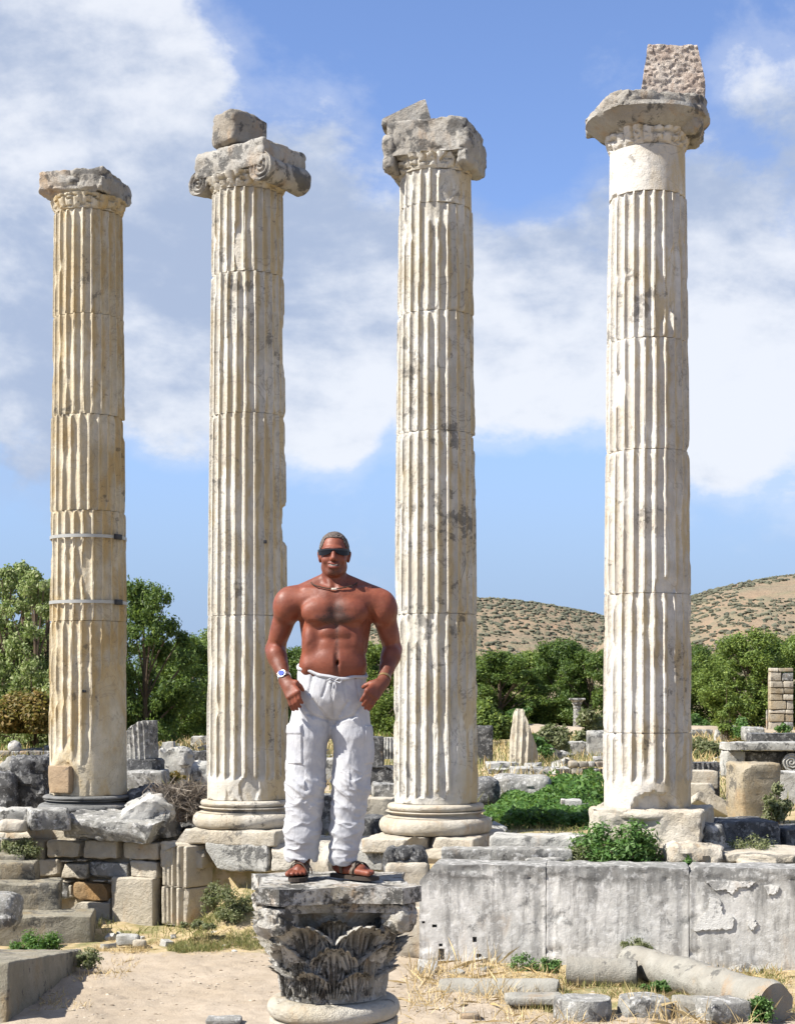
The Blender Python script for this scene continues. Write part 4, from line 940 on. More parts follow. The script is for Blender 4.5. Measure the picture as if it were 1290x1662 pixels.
TR = [(236, 925, 62, 130, 0, 'tall dark tree whose crown rises just right of the first column'), (175, 960, 64, 110, 1, 'tree crown hidden behind the first column'),
      (38, 893, 52, 130, 2, 'tall pale airy tree left of the first column'), (-30, 905, 54, 120, 2, 'pale airy tree cut by the left picture edge'), (78, 925, 53, 110, 2, 'pale airy tree touching the left side of first column'),
      (8, 900, 51, 130, 2, 'pale airy tree nearest the left edge, leaning over the rusty scrub'), (58, 905, 50, 120, 2, 'pale airy tree just left of first column, its crown brushing the shaft'),
      (20, 990, 60, 150, 1, 'greener tree standing behind the pale airy one'), (95, 1000, 62, 140, 0, 'dark tree low behind the pale airy trees'),
      (300, 1022, 70, 130, 0, 'dark rounded tree between the two left columns'), (345, 1012, 72, 110, 1, 'green tree touching the second column left side'), (262, 1035, 74, 110, 3, 'low dark tree beside the tall dark one'),
      (400, 1030, 74, 130, 3, 'tree hidden behind the second column'), (470, 1040, 74, 130, 0, 'dark tree behind the man elbow'), (540, 1040, 78, 130, 1, 'green tree behind the man waist'),
      (612, 1033, 70, 120, 1, 'light green tree seen through the gap of the man arm'), (680, 1036, 74, 130, 3, 'tree behind the third column'),
      (755, 1052, 72, 120, 1, 'green tree at the right side of the third column'), (812, 1048, 70, 125, 0, 'dark tree behind the tall fluted shard'), (866, 1046, 76, 125, 1, 'lighter tree midway between the two right columns'),
      (912, 1030, 72, 110, 3, 'tallest dark tree between the two right columns'), (960, 1046, 70, 110, 0, 'dark tree at left side of the last column'), (1040, 1035, 76, 140, 3, 'tree hidden by the last column'),
      (1120, 1040, 78, 110, 3, 'dark tree touching the last column right side'), (1165, 1052, 74, 110, 1, 'yellowish green tree behind the little far figure'), (1212, 1012, 70, 130, 1, 'tall bright green tree left of the rubble pillar'),
      (1262, 1024, 76, 120, 0, 'dark tree just behind the rubble pillar'), (1310, 1015, 72, 130, 1, 'bright tree cut by the right picture edge'), (1360, 1010, 76, 140, 3, 'tree beyond the right picture edge'), (-90, 930, 60, 150, 0, 'dark tree beyond the left picture edge')]
for px, yt, D, wpx, k, lab in TR:
    D = D+(20 if px > 700 else 6 if px > 250 else 0); b = pw(px, 0, D)[0]; z0 = .7; h = EYE-(yt-HY)/F*D-z0; wd = wpx*1.25/F*D
    bw = (4.6, 4.8, 3.6, 5.2)[k]
    place(protos[k], (b, D, z0), float(RNG.uniform(0, 6.28)), (wd/bw, wd/bw, h/6.15), lab, k not in used); used.add(k)

def shrub(name, px, py, wpx, hpx, n, leaf, mat, label, D=None, dep=None, cat='shrub', group=None, z0=None, ncl=14, seed=None, up=.5, aspect=.5, stems=True, jag=1.0):
    """low bush: stems from the foot, leaves on lumpy clumps"""
    D = D or Dg(py); seed = seed or int(RNG.integers(1, 9999)); rg = np.random.default_rng(seed)
    W_ = wpx/F*D; H_ = hpx/F*D; dp = dep or W_*.8; b = pw(px, py, D); b[1] += dp/2
    if z0 is not None: b[2] = z0
    root = empty(name, b, label, cat, group)
    cs = []; rs = []
    for i in range(ncl):
        a = rg.uniform(0, 2*np.pi); r_ = rg.random()**.5; zc = H_*(.06+.78*rg.random()*math.sqrt(max(0, 1-r_*r_*.8)))
        cs.append(b+np.array([W_*.42*r_*math.cos(a), dp*.42*r_*math.sin(a), zc])); rs.append(min(W_, H_)*rg.uniform(.16, .34)*jag)
    v, q = leafcloud(cs, rs, n, leaf, seed, up, aspect=aspect); v[:, 2] = np.maximum(v[:, 2], b[2]-.02)
    mk('leaves', v, q, mat, root, smooth=False)
    if stems:
        pr = [tubev([b+[(c-b)[0]*.7, (c-b)[1]*.7, -.02], (b+c)/2*[0, 0, 1]+(c*.85+b*.15)*[1, 1, 0], c], [.006*H_+.003, .004*H_+.002, .002], 5) for c in cs]
        v, f = join(pr); mk('stems', v, f, M['bark'], root)
    return root
shrub('willow_shrub', 800, 1200, 80, 75, 9000, .085, M['leaf_mid'], 'bright green shrub right of the third column in the field', D=64)
shrub('willow_shrub', 765, 1195, 60, 60, 6000, .085, M['leaf_mid'], 'shrub half hidden by the third column right side', D=66)
shrub('willow_shrub', 892, 1236, 64, 76, 9000, .07, M['leaf_grey'], 'grey green shrub between the shard and little Corinthian column', D=50)
shrub('willow_shrub', 868, 1236, 44, 50, 5000, .07, M['leaf_shrub'], 'small dark shrub at the right side of the shard', D=47)
shrub('willow_shrub', 962, 1215, 46, 80, 6500, .08, M['leaf_grey'], 'yellowish shrub right of the little Corinthian column', D=56)
shrub('willow_shrub', 1150, 1234, 76, 48, 7000, .05, M['leaf_grey'], 'low grey green shrub right of the last column', D=48)
shrub('willow_shrub', 1180, 1205, 24, 130, 4500, .06, M['leaf_mid'], 'tall thin sapling near the little far figure', D=62)
shrub('willow_shrub', 1208, 1202, 30, 40, 2500, .06, M['leaf_shrub'], 'small bright bush left of the black slab', D=60)
shrub('willow_shrub', 1275, 1192, 30, 20, 1500, .06, M['leaf_shrub'], 'little green tuft at the pillar foot', D=72)
for px, w_, lab in [(10, 90, 'rust coloured scrub under the pale tree at the picture edge'), (62, 70, 'rust coloured scrub beside the first column'), (-40, 60, 'rust coloured scrub beyond the left edge')]:
    shrub('rusty_shrub', px, 1190, w_, 72, 9000, .07, M['leaf_rust'], lab, D=45)
for px, py, w_, h_, lab in [(228, 1190, 60, 50, 'dark undergrowth bush at the foot of the tall dark tree'), (330, 1186, 40, 34, 'green weeds beside the short white stump'), (280, 1185, 50, 30, 'low dark bush between the left columns'),
                            (612, 1186, 50, 40, 'low green bush seen under the man left hand'), (500, 1188, 70, 40, 'low bush hidden behind the man hips'), (850, 1170, 60, 26, 'low bush behind the tall shard'), (1130, 1186, 40, 30, 'low bush by the last column far field')]:
    shrub('undergrowth_bush', px, py, w_, h_, 5000, .075, M['leaf_shrub' if px != 228 else 'leaf_dark'], lab, D=80)
# lush herbs between the right columns
def herbs(name, quadpx, n, size, mat, label, hmax, y_of=None, seed=1, z0=None):
    """mat of broad leaves filling a patch of ground given by photo points on the ground"""
    rg = np.random.default_rng(seed); (x0, x1, ya, yb) = quadpx
    Da, Db = (Dg(yb), Dg(ya)); D = rg.uniform(min(Da, Db), max(Da, Db), n); px = rg.uniform(x0, x1, n)
    nn = fbm(np.stack([px*.03, D*.9, 0*D], -1), 3, seed); keep = nn > .36; px, D, nn = px[keep], D[keep], nn[keep]; n = len(px)
    edge = np.minimum(np.minimum(px-x0, x1-px)/((x1-x0)*.2), 1)
    z = (gz((px-CX)/F*D, D) if z0 is None else z0)+rg.random(n)**.6*hmax*(nn*1.6)*np.sqrt(np.maximum(edge, .1))
    p = np.stack([(px-CX)/F*D, D, z], -1)
    nrm = rg.normal(size=(n, 3))*.5+[0, -.25, .8]; nrm /= np.linalg.norm(nrm, axis=1, keepdims=True)
    a = np.cross(nrm, rg.normal(size=(n, 3))); a /= np.linalg.norm(a, axis=1, keepdims=True); b = np.cross(nrm, a); s = size*rg.uniform(.6, 1.4, n)[:, None]
    v = np.stack([p-a*s, p+b*s*.6, p+a*s, p-b*s*.6], 1).reshape(-1, 3)
    return kind(mk(name, v, np.arange(n*4).reshape(-1, 4), mat, smooth=False), 'stuff', label)
herbs('herbs', (786, 978, 1300, 1346), 22000, .040, M['leaf_herb'], 'lush green herbs covering the ground between the two right columns', .32, seed=3)
herbs('herbs', (860, 990, 1288, 1312), 5000, .055, M['leaf_herb'], 'green herbs farther back between the two right columns', .45, seed=8)
# laurel-like bush before the last column
shrub('leafy_bush', 1008, 1408, 140, 98, 4600, .036, M['leaf_shrub'], 'bright green leafy bush on the parapet before the rightmost column', D=18.6, dep=.7, z0=.98, seed=5, ncl=32, up=.9, aspect=.42)
shrub('leafy_bush', 1126, 1412, 34, 34, 260, .03, M['leaf_shrub'], 'little leafy sprig right of the yellowish boulder foot', D=18.3, dep=.2, z0=1.0, ncl=5, up=.9)
for px, py, w_, h_, n, D, mt, lab in [(850, 1590, 55, 42, 1400, 17.4, 'leaf_shrub', 'green weed climbing at the middle slab foot'), (892, 1592, 34, 50, 1200, 17.3, 'leaf_shrub', 'green weed left of the short collared shaft piece'), (800, 1590, 60, 24, 1200, 17.5, 'leaf_grey', 'low weed under the square holes'),
                                      (1035, 1556, 70, 34, 900, 17.6, 'leaf_grey', 'thin dark weed against the stained middle slab'), (1070, 1615, 60, 22, 1000, 15.9, 'leaf_shrub', 'green weed before the long fallen shaft'), (1235, 1658, 40, 50, 1100, 14.7, 'leaf_shrub', 'weed at the near end of the long shaft'),
                                      (1222, 1400, 100, 52, 1500, 19.2, 'leaf_grey', 'dry greenish weed before the big black block'), (940, 1412, 50, 46, 900, 18.75, 'leaf_grey', 'yellowish weed left of the bright leafy bush'), (1262, 1336, 44, 70, 1500, 25, 'leaf_grey', 'tall weed between the yellow block and white block'),
                                      (50, 1556, 92, 50, 2600, 17.9, 'leaf_herb', 'vivid green herb growing by the bottom left slab'), (30, 1398, 70, 46, 2200, 20.7, 'leaf_grey', 'grey trailing weed over the steps at the left edge'), (375, 1500, 80, 60, 2400, 19.6, 'leaf_grey', 'grey green weed right of the two moulded blocks'),
                                      (140, 1572, 40, 34, 700, 17.3, 'leaf_grey', 'small weed at the far end of the bottom left slab'), (345, 1480, 36, 50, 900, 20.1, 'leaf_grey', 'weed against the right side of moulded blocks'), (318, 1510, 70, 18, 700, 19.2, 'leaf_grey', 'low weeds along the foot of moulded blocks'),
                                      (1200, 1242, 30, 60, 1600, 36, 'leaf_rust', 'reddish weed left of the dark scrolled slab'), (282, 1275, 50, 26, 900, 34, 'leaf_rust', 'reddish weed at the foot of the blotched lump')]:
    shrub('weed', px, py, w_, h_, int(n*1.8), .017 if D < 22 else .032, M[mt], lab, D=D, dep=w_/F*D*.6, cat='plant', ncl=16, up=.6)
# dead thorn bush
def thorn(px, py, wpx, hpx, D, n, label):
    rg = np.random.default_rng(4); b = pw(px, py, D); W_ = wpx/F*D; H_ = hpx/F*D; pr = []
    for i in range(n):
        a = rg.uniform(0, 2*np.pi); r_ = rg.random()**.6*.5; e = b+np.array([W_*r_*math.cos(a), W_*.5*r_*math.sin(a), H_*rg.uniform(.3, 1)])
        s = b+np.array([rg.normal()*W_*.2, rg.normal()*W_*.12, rg.random()*H_*.4]); m_ = (s+e)/2+rg.normal(size=3)*.09
        pr.append(tubev([s, m_, e, e+rg.normal(size=3)*.08], [.006, .005, .004, .002], 3, cap=False))
    v, f = join(pr); return tag(mk('thorn_bush', v, f, M['twig']), label, 'bush')
thorn(292, 1335, 110, 66, 21.6, 650, 'dead grey thorn bush tangled over the dark rock between the left columns')
# straw and grass
def blades(name, n, region, hmin, hmax, wd, mat, label, lean=.5, seed=1, dens=.4, onto=None):
    """region: list of photo-plane ground patches (x0,x1,D0,D1) in metres"""
    rg = np.random.default_rng(seed); V = []
    xs_, ys_ = [], []
    ar = np.array([(r[1]-r[0])*(r[3]-r[2])*(r[4] if len(r) > 4 else 1) for r in region]); k = rg.choice(len(region), n, p=ar/ar.sum())
    R_ = np.array([r[:4] for r in region]); x = rg.uniform(R_[k, 0], R_[k, 1]); y = rg.uniform(R_[k, 2], R_[k, 3])
    q = fbm(np.stack([x*2.6, y*2.6, 0*x], -1), 3, seed); m = q > dens; x, y, q = x[m], y[m], q[m]; n = len(x)
    z = gz(x, y)-.01 if onto is None else np.full(n, onto)
    h = rg.uniform(hmin, hmax, n)*(.5+q); a = rg.uniform(0, 2*np.pi, n); ln = rg.random(n)**1.0*lean*2
    d = np.stack([np.cos(a), np.sin(a)], -1); tip = np.stack([x+d[:, 0]*h*ln, y+d[:, 1]*h*ln, z+h*np.sqrt(np.maximum(.05, 1-(ln*.6)**2))], -1)
    b = rg.uniform(0, np.pi, n); s = np.stack([np.cos(b), np.sin(b), 0*b], -1)*wd; p = np.stack([x, y, z], -1); mid = p*.5+tip*.5+np.stack([0*x, 0*x, h*.12], -1)
    v = np.stack([p-s, p+s, mid+s*.7, tip, mid-s*.7], 1).reshape(-1, 3)
    return kind(mk(name, v, np.arange(n*5).reshape(-1, 5), mat, smooth=False), 'stuff', label)
blades('straw', 4500, [(.1, 1.2, 15.0, 17.9, 1), (1.0, 4.2, 14.5, 17.5, 1.2), (-.1, 1.6, 14.3, 15.6, .5)], .05, .16, .0035, M['straw'], 'dry yellow straw strewn before the parapet', 1.0, 3, .42)
blades('straw', 700, [(.15, 1.1, 15.6, 17.7, 1), (2.2, 3.6, 14.5, 15.2, 1.3)], .15, .34, .004, M['straw'], 'longer dry stalks tangled before the parapet', 1.0, 5, .45)
blades('grass', 7000, [(1.2, 4.2, 15.2, 17.6, 1)], .03, .10, .004, M['grassgreen'], 'thin green grass among the fallen shafts', .5, 6, .5)
blades('grass', 16000, [(-2.7, .2, 18.7, 20.2, 1)], .03, .10, .004, M['grassgreen'], 'dry grass on the bank under the stylobate', .6, 7, .40)
blades('straw', 3500, [(-3.6, -2.0, 18.6, 19.6, 1), (-3.5, -2.9, 15.2, 18.2, .3)], .02, .09, .003, M['straw'], 'sparse straw at the foot of the left wall', .9, 8, .5)
blades('grass', 9000, [(1.6, 4.9, 18.35, 19.4, 1)], .03, .10, .004, M['grassgreen'], 'dry grass on top of the parapet', .6, 9, .45)
blades('grass', 12000, [(-6, 1, 19.9, 24, 1), (1, 8, 22, 26, 1)], .04, .14, .005, M['grassgreen'], 'dry grass between the stones of the terrace', .6, 10, .5)
blades('grass', 40000, [(-16, 16, 26, 44, 1), (-24, 26, 44, 80, 1.4)], .10, .34, .014, M['grassgreen'], 'dry grass over the field behind the columns', .5, 11, .40)
blades('straw', 26000, [(-16, 16, 30, 50, .7), (-26, 28, 50, 92, 1)], .12, .40, .016, M['straw'], 'yellow dry grass over the far field', .5, 12, .45)
# pebbles and clods on the sand
rg = np.random.default_rng(5); pv = []; pf = []; o_ = 0
for i in range(5200):
    x = rg.uniform(-4.0, 4.2); y = rg.uniform(13.8, 19.2); s = .004+.018*rg.random()**5
    if vnoise(np.array([[x*1.5, y*1.5, 1.]]))[0] < .3: continue
    z = float(gz(x, y)); pv.append(ico*np.array([s*1.3, s, s*.6])*rg.uniform(.7, 1.3, (11, 1))+[x, y, z]); pf += [[k+o_ for k in q] for q in icf]; o_ += 11
M['pebble'] = leaf_mat('pebbles', [(.16, .12, .08), (.30, .25, .18), (.42, .36, .28), (.24, .20, .16)], .9, 0)
kind(mk('gravel', np.concatenate(pv), pf, M['pebble'], smooth=False), 'stuff', 'small pebbles and clods scattered on the sand')
# brown earth bank before the right trees, its far rocks
P, Q = rockv((26, 5, 1.5), r=.6, amp=.35, freq=.5, chops=0, seed=5, res=.5); kind(mk('earth_bank', P+np.array([18.5, 79, .7]), Q, M['ground'], attrs={'grassy': np.full(len(P), .35)}), 'structure')

# broken stone strewn among the ruins
rg = np.random.default_rng(9); parts = []
for i in range(420):
    if i < 130: x = rg.uniform(-6, 6); y = float(yrow(x))+rg.uniform(-.6, 3.5)
    elif i < 170: x = rg.uniform(-3.6, 4.2); y = rg.uniform(17.2, 18.0) if x > .3 else rg.uniform(18.8, 20.2)
    else: y = rg.uniform(23, 62); x = rg.uniform(-.28, .28)*y
    if y < 23 and min(abs(x-(px-CX)/F*D) + abs(y-D) for px, D, _ in COLS) < 1.1: continue
    s = (.05+.16*rg.random()**2)*(1 if y < 23 else 1+y/30); P, Q = rockv((s*rg.uniform(.8, 1.8), s, s*rg.uniform(.5, 1)), r=.012, amp=s*.10, chops=5, seed=int(rg.integers(1, 9999)), res=s*.5, freq=3/s*.3)
    P = P@rotm(rg.uniform(0, 6), rg.uniform(-.3, .3), rg.uniform(-.3, .3)).T; parts.append((P+[x, y, float(gz(x, y))+s*.15], Q))
v, f = join(parts); kind(mk('rubble', v, f, M['white']), 'stuff', 'broken white stones strewn among the ruins')

# ------------------------------------------------------------------ Corinthian capital the man stands on
KX, KY, KZ = -.334, 8.36, 2.05
cc = empty('corinthian_capital', (KX, KY, 0), 'weathered black and white Corinthian capital with acanthus leaves under the man feet', 'capital')
def krot(p, a=.13):
    return np.asarray(p)@rotm(a).T+np.array([KX, KY, 0])
def bellr(z): return np.interp(z, [1.44, 1.50, 1.66, 1.80, 1.90, 1.94], [.255, .235, .225, .245, .30, .335])
zz = np.linspace(1.44, 1.94, 26); v, f = lathev([(bellr(z), z) for z in zz], 96, (0, 0, 0), .012, 7, 3); mk('bell', krot(v), f, M['corinth'], cc)
def abacus(zlo, zhi, half, sag, ch, nz, seed, name):
    """four-sided slab with hollowed sides and cut corners, broken along the edge"""
    pts = []
    for k in range(4):
        a = k*math.pi/2; ca, sa = math.cos(a), math.sin(a)
        for t in np.linspace(-1, 1, 34):
            x = t*(half-ch*.5); y = -half+sag*(1-t*t)
            pts.append((ca*x-sa*y, sa*x+ca*y))
    pts = np.array(pts); n = len(pts); rows = []
    for i in range(nz): rows.append(np.c_[pts, np.full(n, zlo+(zhi-zlo)*i/(nz-1))])
    for s in np.linspace(.97, .04, 16): rows.append(np.c_[pts*s, np.full(n, zhi)])
    P = np.stack(rows, 1); q = P.reshape(-1, 3)
    e = (fbm(q*6+seed, 4, seed)-.5); g = np.maximum(0, fbm(q*4.2+seed*2, 3, seed+3)-.56)
    rad = np.linalg.norm(q[:, :2], axis=1, keepdims=True); sc = 1-(.08*np.maximum(0, e)+.75*g)[:, None]*(rad > half*.6)
    q[:, :2] *= sc; q[:, 2] += e*.030*(q[:, 2] > zhi-.02)-g*.10*(q[:, 2] > zhi-.02)*(rad[:, 0] > half*.75)+(fbm(q*24, 3, 4)-.5)*.012
    m_ = nz+16; f = gridf(n, m_, True).tolist(); f.append([i*m_ for i in range(n)][::-1]); f.append([i*m_+m_-1 for i in range(n)])
    return mk(name, krot(q), f, M['corinth'], cc)
abacus(1.962, KZ-.008, .418, .050, .22, 9, 3, 'abacus')
abacus(1.915, 1.966, .385, .060, .22, 6, 9, 'abacus_moulding')
def leafr(z): return np.interp(z, [1.44, 1.60, 1.80, 1.92], [.258, .268, .285, .31])
def acanthus(ang, z0, h, wid, out, seed, r_off=.0):
    """one leaf: ribs fanning out from a narrow foot to a scalloped top that curls outward"""
    nu, nv = 61, 40; u = np.linspace(-1, 1, nu); v = np.linspace(0, 1, nv)
    U, t = np.meshgrid(u, v, indexing='ij')
    rib = np.abs(np.cos(U*math.pi*3.5))**.7
    hh = h*(1-.34*np.abs(U)**2.2+.10*(rib-.5)*sst(np.abs(U), .02, .2))
    cu = np.maximum(0, (t-.62)/.38)
    z = z0+hh*(t-.16*cu**2)
    w_ = wid*(.38+.80*sst(t, -.1, .80))
    nz = fbm(np.stack([U*3+seed, t*6, 0*t+seed], -1), 4, seed)
    R = leafr(z)+r_off+out*(.10*t+.95*cu**1.7)+(rib-1)*.030*np.minimum(1, t*3+.3)+.020*np.exp(-(U/.09)**2)-.045*np.abs(U)**3*t+(nz-.5)*.014
    A = ang+U*w_/R
    front = np.stack([R*np.cos(A), R*np.sin(A), z+(nz-.5)*.012], -1)
    Rb = np.maximum(np.minimum(R-.035, leafr(z)+out*(.10*t+.9*cu**1.7)-.045), .20); back = np.stack([Rb*np.cos(A), Rb*np.sin(A), z-.012*t], -1)
    m_ = nu*nv; f = gridf(nu, nv).tolist()+gridf(nu, nv, off=m_, flip=True).tolist()
    bd = [(i, 0) for i in range(nu)]+[(nu-1, j) for j in range(1, nv)]+[(i, nv-1) for i in range(nu-2, -1, -1)]+[(0, j) for j in range(nv-2, 0, -1)]
    ids = [a*nv+b for a, b in bd]
    for i in range(len(ids)): a, b = ids[i], ids[(i+1) % len(ids)]; f.append([a, a+m_, b+m_, b])
    return mk('acanthus_leaf', krot(np.concatenate([front.reshape(-1, 3), back.reshape(-1, 3)])), f, M['corinth'], cc)
for k in range(8): acanthus(-math.pi/2-.08+(k+.5)*math.pi/4, 1.455, .19, .070, .075, 20+k, .012)
for k in range(8): acanthus(-math.pi/2-.08+k*math.pi/4, 1.47, .325, .108, .115, 40+k)
for k in range(4):
    a = -math.pi/4+k*math.pi/2; d = np.array([math.cos(a), math.sin(a), 0]); sd = np.array([-d[1], d[0], 0])
    tr = [d*.29+[0, 0, 1.66], d*.335+[0, 0, 1.76], d*.39+[0, 0, 1.85], d*.455+[0, 0, 1.915], d*.50+[0, 0, 1.90], d*.495+[0, 0, 1.865], d*.465+[0, 0, 1.865]]
    pr = [tubev(tr, [.04, .045, .046, .040, .032, .026, .018], 12)]
    for s in (-1, 1): pr.append(tubev([np.array(p)+sd*s*.05*(1-.5*i/6) for i, p in enumerate(tr)], [.024, .026, .026, .026, .02, .016, .012], 8))
    P_, Q_ = rockv((.15, .18, .15), r=.05, amp=.03, freq=7, chops=4, seed=k+11, res=.02); pr.append((P_@rotm(a).T+d*.435+[0, 0, 1.885], Q_))
    v, f = join(pr); v = v+(fbm(v*14, 3, 6)[:, None]-.5)*.035; mk('corner_volute', krot(v), f, M['corinth'], cc)
for k in range(8): acanthus(-math.pi/2-.08+(k+.5)*math.pi/4, 1.60, .30, .112, .125, 60+k, .018)
for k in range(4): acanthus(-math.pi/2-.08+k*math.pi/2, 1.70, .215, .085, .06, 80+k, .03)
pb = empty('round_pedestal', (KX, KY, 0), 'round moulded marble pedestal carrying the Corinthian capital', 'pedestal')
M['pedestal'] = marble('pedestal_marble', (.80, .75, .64), (.60, .53, .40), ochre=.35, lichen=.32, streak=.1, bmp=.7, fs=1.8, dk=(.05, .05, .045))
ring(pb, 'torus', [(.2, 1.335)]+torus(.295, .052, 1.385, 11)+[(.2, 1.437)], (KX, KY, 0), M['pedestal'], .006, 110, 3)
ring(pb, 'fillet', [(.2, 1.285), (.325, 1.287), (.335, 1.295), (.335, 1.325), (.325, 1.333), (.2, 1.334)], (KX, KY, 0), M['pedestal'], .004, 110, 4)
ring(pb, 'shaft', [(.30, .30), (.30, .6), (.295, 1.0), (.30, 1.2), (.325, 1.284)], (KX, KY, 0), M['pedestal'], .008, 90, 5)
ring(pb, 'base', [(.42, -.1)]+torus(.36, .07, .1, 9)+[(.36, .18), (.34, .22)]+torus(.31, .04, .255, 7)+[(.30, .299)], (KX, KY, 0), M['pedestal'], .006, 90, 6)

# ------------------------------------------------------------------ the man
class Field:
    """signed distances on a grid, blended smoothly, turned into one closed surface"""
    def __init__(s, lo, hi, h):
        s.lo = np.array(lo); s.h = h; s.n = np.ceil((np.array(hi)-s.lo)/h).astype(int)+1; s.F = np.full(s.n, .25, np.float32)
    def box(s, lo, hi):
        a = np.clip(np.floor((np.array(lo)-s.lo)/s.h).astype(int), 0, s.n); b = np.clip(np.ceil((np.array(hi)-s.lo)/s.h).astype(int)+1, 0, s.n)
        sl = tuple(slice(a[i], b[i]) for i in range(3))
        g = [s.lo[i]+s.h*np.arange(a[i], b[i], dtype=np.float32) for i in range(3)]
        return sl, g[0][:, None, None], g[1][None, :, None], g[2][None, None, :]
    def comb(s, sl, d, k, sub=False):
        f = s.F[sl]
        if sub:
            h = np.clip(.5-.5*(f+d)/k, 0, 1); s.F[sl] = f*(1-h)-d*h+k*h*(1-h)
        else:
            h = np.clip(.5+.5*(f-d)/k, 0, 1); s.F[sl] = f*(1-h)+d*h-k*h*(1-h)
    def cone(s, a, b, ra, rb, k=.02, sub=False, fl=None):
        a = np.array(a, float); b = np.array(b, float); m_ = max(ra, rb)+k+.03
        sl, x, y, z = s.box(np.minimum(a, b)-m_, np.maximum(a, b)+m_)
        d = b-a; L = float(d@d)+1e-12
        t = np.clip(((x-a[0])*d[0]+(y-a[1])*d[1]+(z-a[2])*d[2])/L, 0, 1)
        dd = np.sqrt((x-a[0]-t*d[0])**2+(y-a[1]-t*d[1])**2+(z-a[2]-t*d[2])**2)-(ra+(rb-ra)*t)
        s.comb(sl, dd, k, sub)
    def ell(s, c, r, k=.02, sub=False, rz=0, ry=0):
        c = np.array(c, float); r = np.array(r, float); m_ = r.max()+k+.03
        sl, x, y, z = s.box(c-m_, c+m_); x, y, z = x-c[0], y-c[1], z-c[2]
        if rz: cr, sr = math.cos(rz), math.sin(rz); x, y = x*cr+y*sr, -x*sr+y*cr
        if ry: cr, sr = math.cos(ry), math.sin(ry); x, z = x*cr-z*sr, x*sr+z*cr
        k0 = np.sqrt((x/r[0])**2+(y/r[1])**2+(z/r[2])**2); k1 = np.sqrt((x/r[0]**2)**2+(y/r[1]**2)**2+(z/r[2]**2)**2)+1e-9
        s.comb(sl, k0*(k0-1)/k1, k, sub)
    def mesh(s):
        F_ = s.F; I = F_ < 0
        c = np.zeros(np.array(F_.shape)-1, np.int8)
        for i in (0, 1):
            for j in (0, 1):
                for k in (0, 1): c += I[i:F_.shape[0]-1+i, j:F_.shape[1]-1+j, k:F_.shape[2]-1+k]
        act = (c > 0) & (c < 8); w_ = np.argwhere(act); idx = -np.ones(act.shape, np.int64); idx[act] = np.arange(len(w_))
        acc = np.zeros((len(w_), 3)); cnt = np.zeros(len(w_))
        for ax in range(3):
            o1, o2 = [i for i in range(3) if i != ax]
            for p in (0, 1):
                for q in (0, 1):
                    a = w_.copy(); a[:, o1] += p; a[:, o2] += q; b = a.copy(); b[:, ax] += 1
                    fa = F_[a[:, 0], a[:, 1], a[:, 2]]; fb = F_[b[:, 0], b[:, 1], b[:, 2]]; m_ = (fa < 0) != (fb < 0)
                    t = np.where(m_, fa/(fa-fb+1e-12), 0); P = a.astype(float); P[:, ax] += t
                    acc[m_] += P[m_]; cnt[m_] += 1
        V = s.lo+s.h*acc/np.maximum(cnt, 1)[:, None]; Q = []
        for ax in range(3):
            o1, o2 = (ax+1) % 3, (ax+2) % 3
            sa = [slice(None)]*3; sb = [slice(None)]*3; sa[ax] = slice(0, -1); sb[ax] = slice(1, None)
            d = I[tuple(sa)] != I[tuple(sb)]; e = np.argwhere(d); e = e[(e[:, o1] > 0) & (e[:, o2] > 0) & (e[:, o1] < F_.shape[o1]-1) & (e[:, o2] < F_.shape[o2]-1)]
            ins = I[e[:, 0], e[:, 1], e[:, 2]]
            def g(p, q):
                k = e.copy(); k[:, o1] -= p; k[:, o2] -= q; return idx[k[:, 0], k[:, 1], k[:, 2]]
            q = np.stack([g(1, 1), g(0, 1), g(0, 0), g(1, 0)], -1); q[~ins] = q[~ins][:, ::-1]; Q.append(q)
        return V, np.concatenate(Q)
MO = np.array([-.334, 8.32, KZ])
def normals(V, Q):
    n = np.cross(V[Q[:, 2]]-V[Q[:, 0]], V[Q[:, 3]]-V[Q[:, 1]]); N = np.zeros_like(V)
    for k in range(4): np.add.at(N, Q[:, k], n)
    return N/np.maximum(np.linalg.norm(N, axis=1, keepdims=True), 1e-12)
def relax(V, Q, it=2, lam=.5):
    for _ in range(it):
        A = np.zeros_like(V); c = np.zeros(len(V))
        for k in range(4): np.add.at(A, Q[:, k], V[Q[:, (k+1) % 4]]); np.add.at(A, Q[:, k], V[Q[:, k-1]]); np.add.at(c, Q[:, k], 2)
        V = V*(1-lam)+lam*A/c[:, None]
    return V
B = Field((-.42, -.26, -.01), (.42, .20, 1.83), .0042)
e_, k_ = B.ell, B.cone
# trunk
e_((.010, .015, 1.33), (.172, .115, .20), .03); e_((.0, .002, 1.13), (.164, .112, .17), .05); e_((-.012, .012, .99), (.150, .105, .12), .04)
for s in (-1, 1):
    o = .012
    k_((o+s*.125, .035, 1.43), (o+s*.128, .03, 1.20), .072, .036, .035)                 # lats
    k_((.005+s*.03, .03, 1.560), (o+s*.185, .02, 1.478), .040, .052, .035)               # traps
    k_((o+s*.04, -.02, 1.45), (o+s*.19, .0, 1.44), .075, .07, .03)
    e_((o+s*.082, -.078, 1.388), (.092, .046, .066), .022, ry=s*.15)                     # pectorals
    e_((o+s*.065, -.085, 1.352), (.070, .036, .034), .018)
    k_((o+s*.022, -.066, 1.490), (o+s*.155, -.040, 1.504), .010, .008, .022)             # collar bones
    for i, z_ in enumerate((1.275, 1.215, 1.155)): e_((.014+s*.036, -.091+.003*i, z_), (.036, .020, .029), .022)
    e_((s*.118, -.050, 1.23), (.036, .045, .085), .05); e_((s*.130, -.02, 1.10), (.040, .075, .055), .04)
e_((.01, -.058, 1.11), (.120, .066, .085), .05)
k_((.005, .015, 1.47), (.005, .004, 1.60), .061, .055, .025)
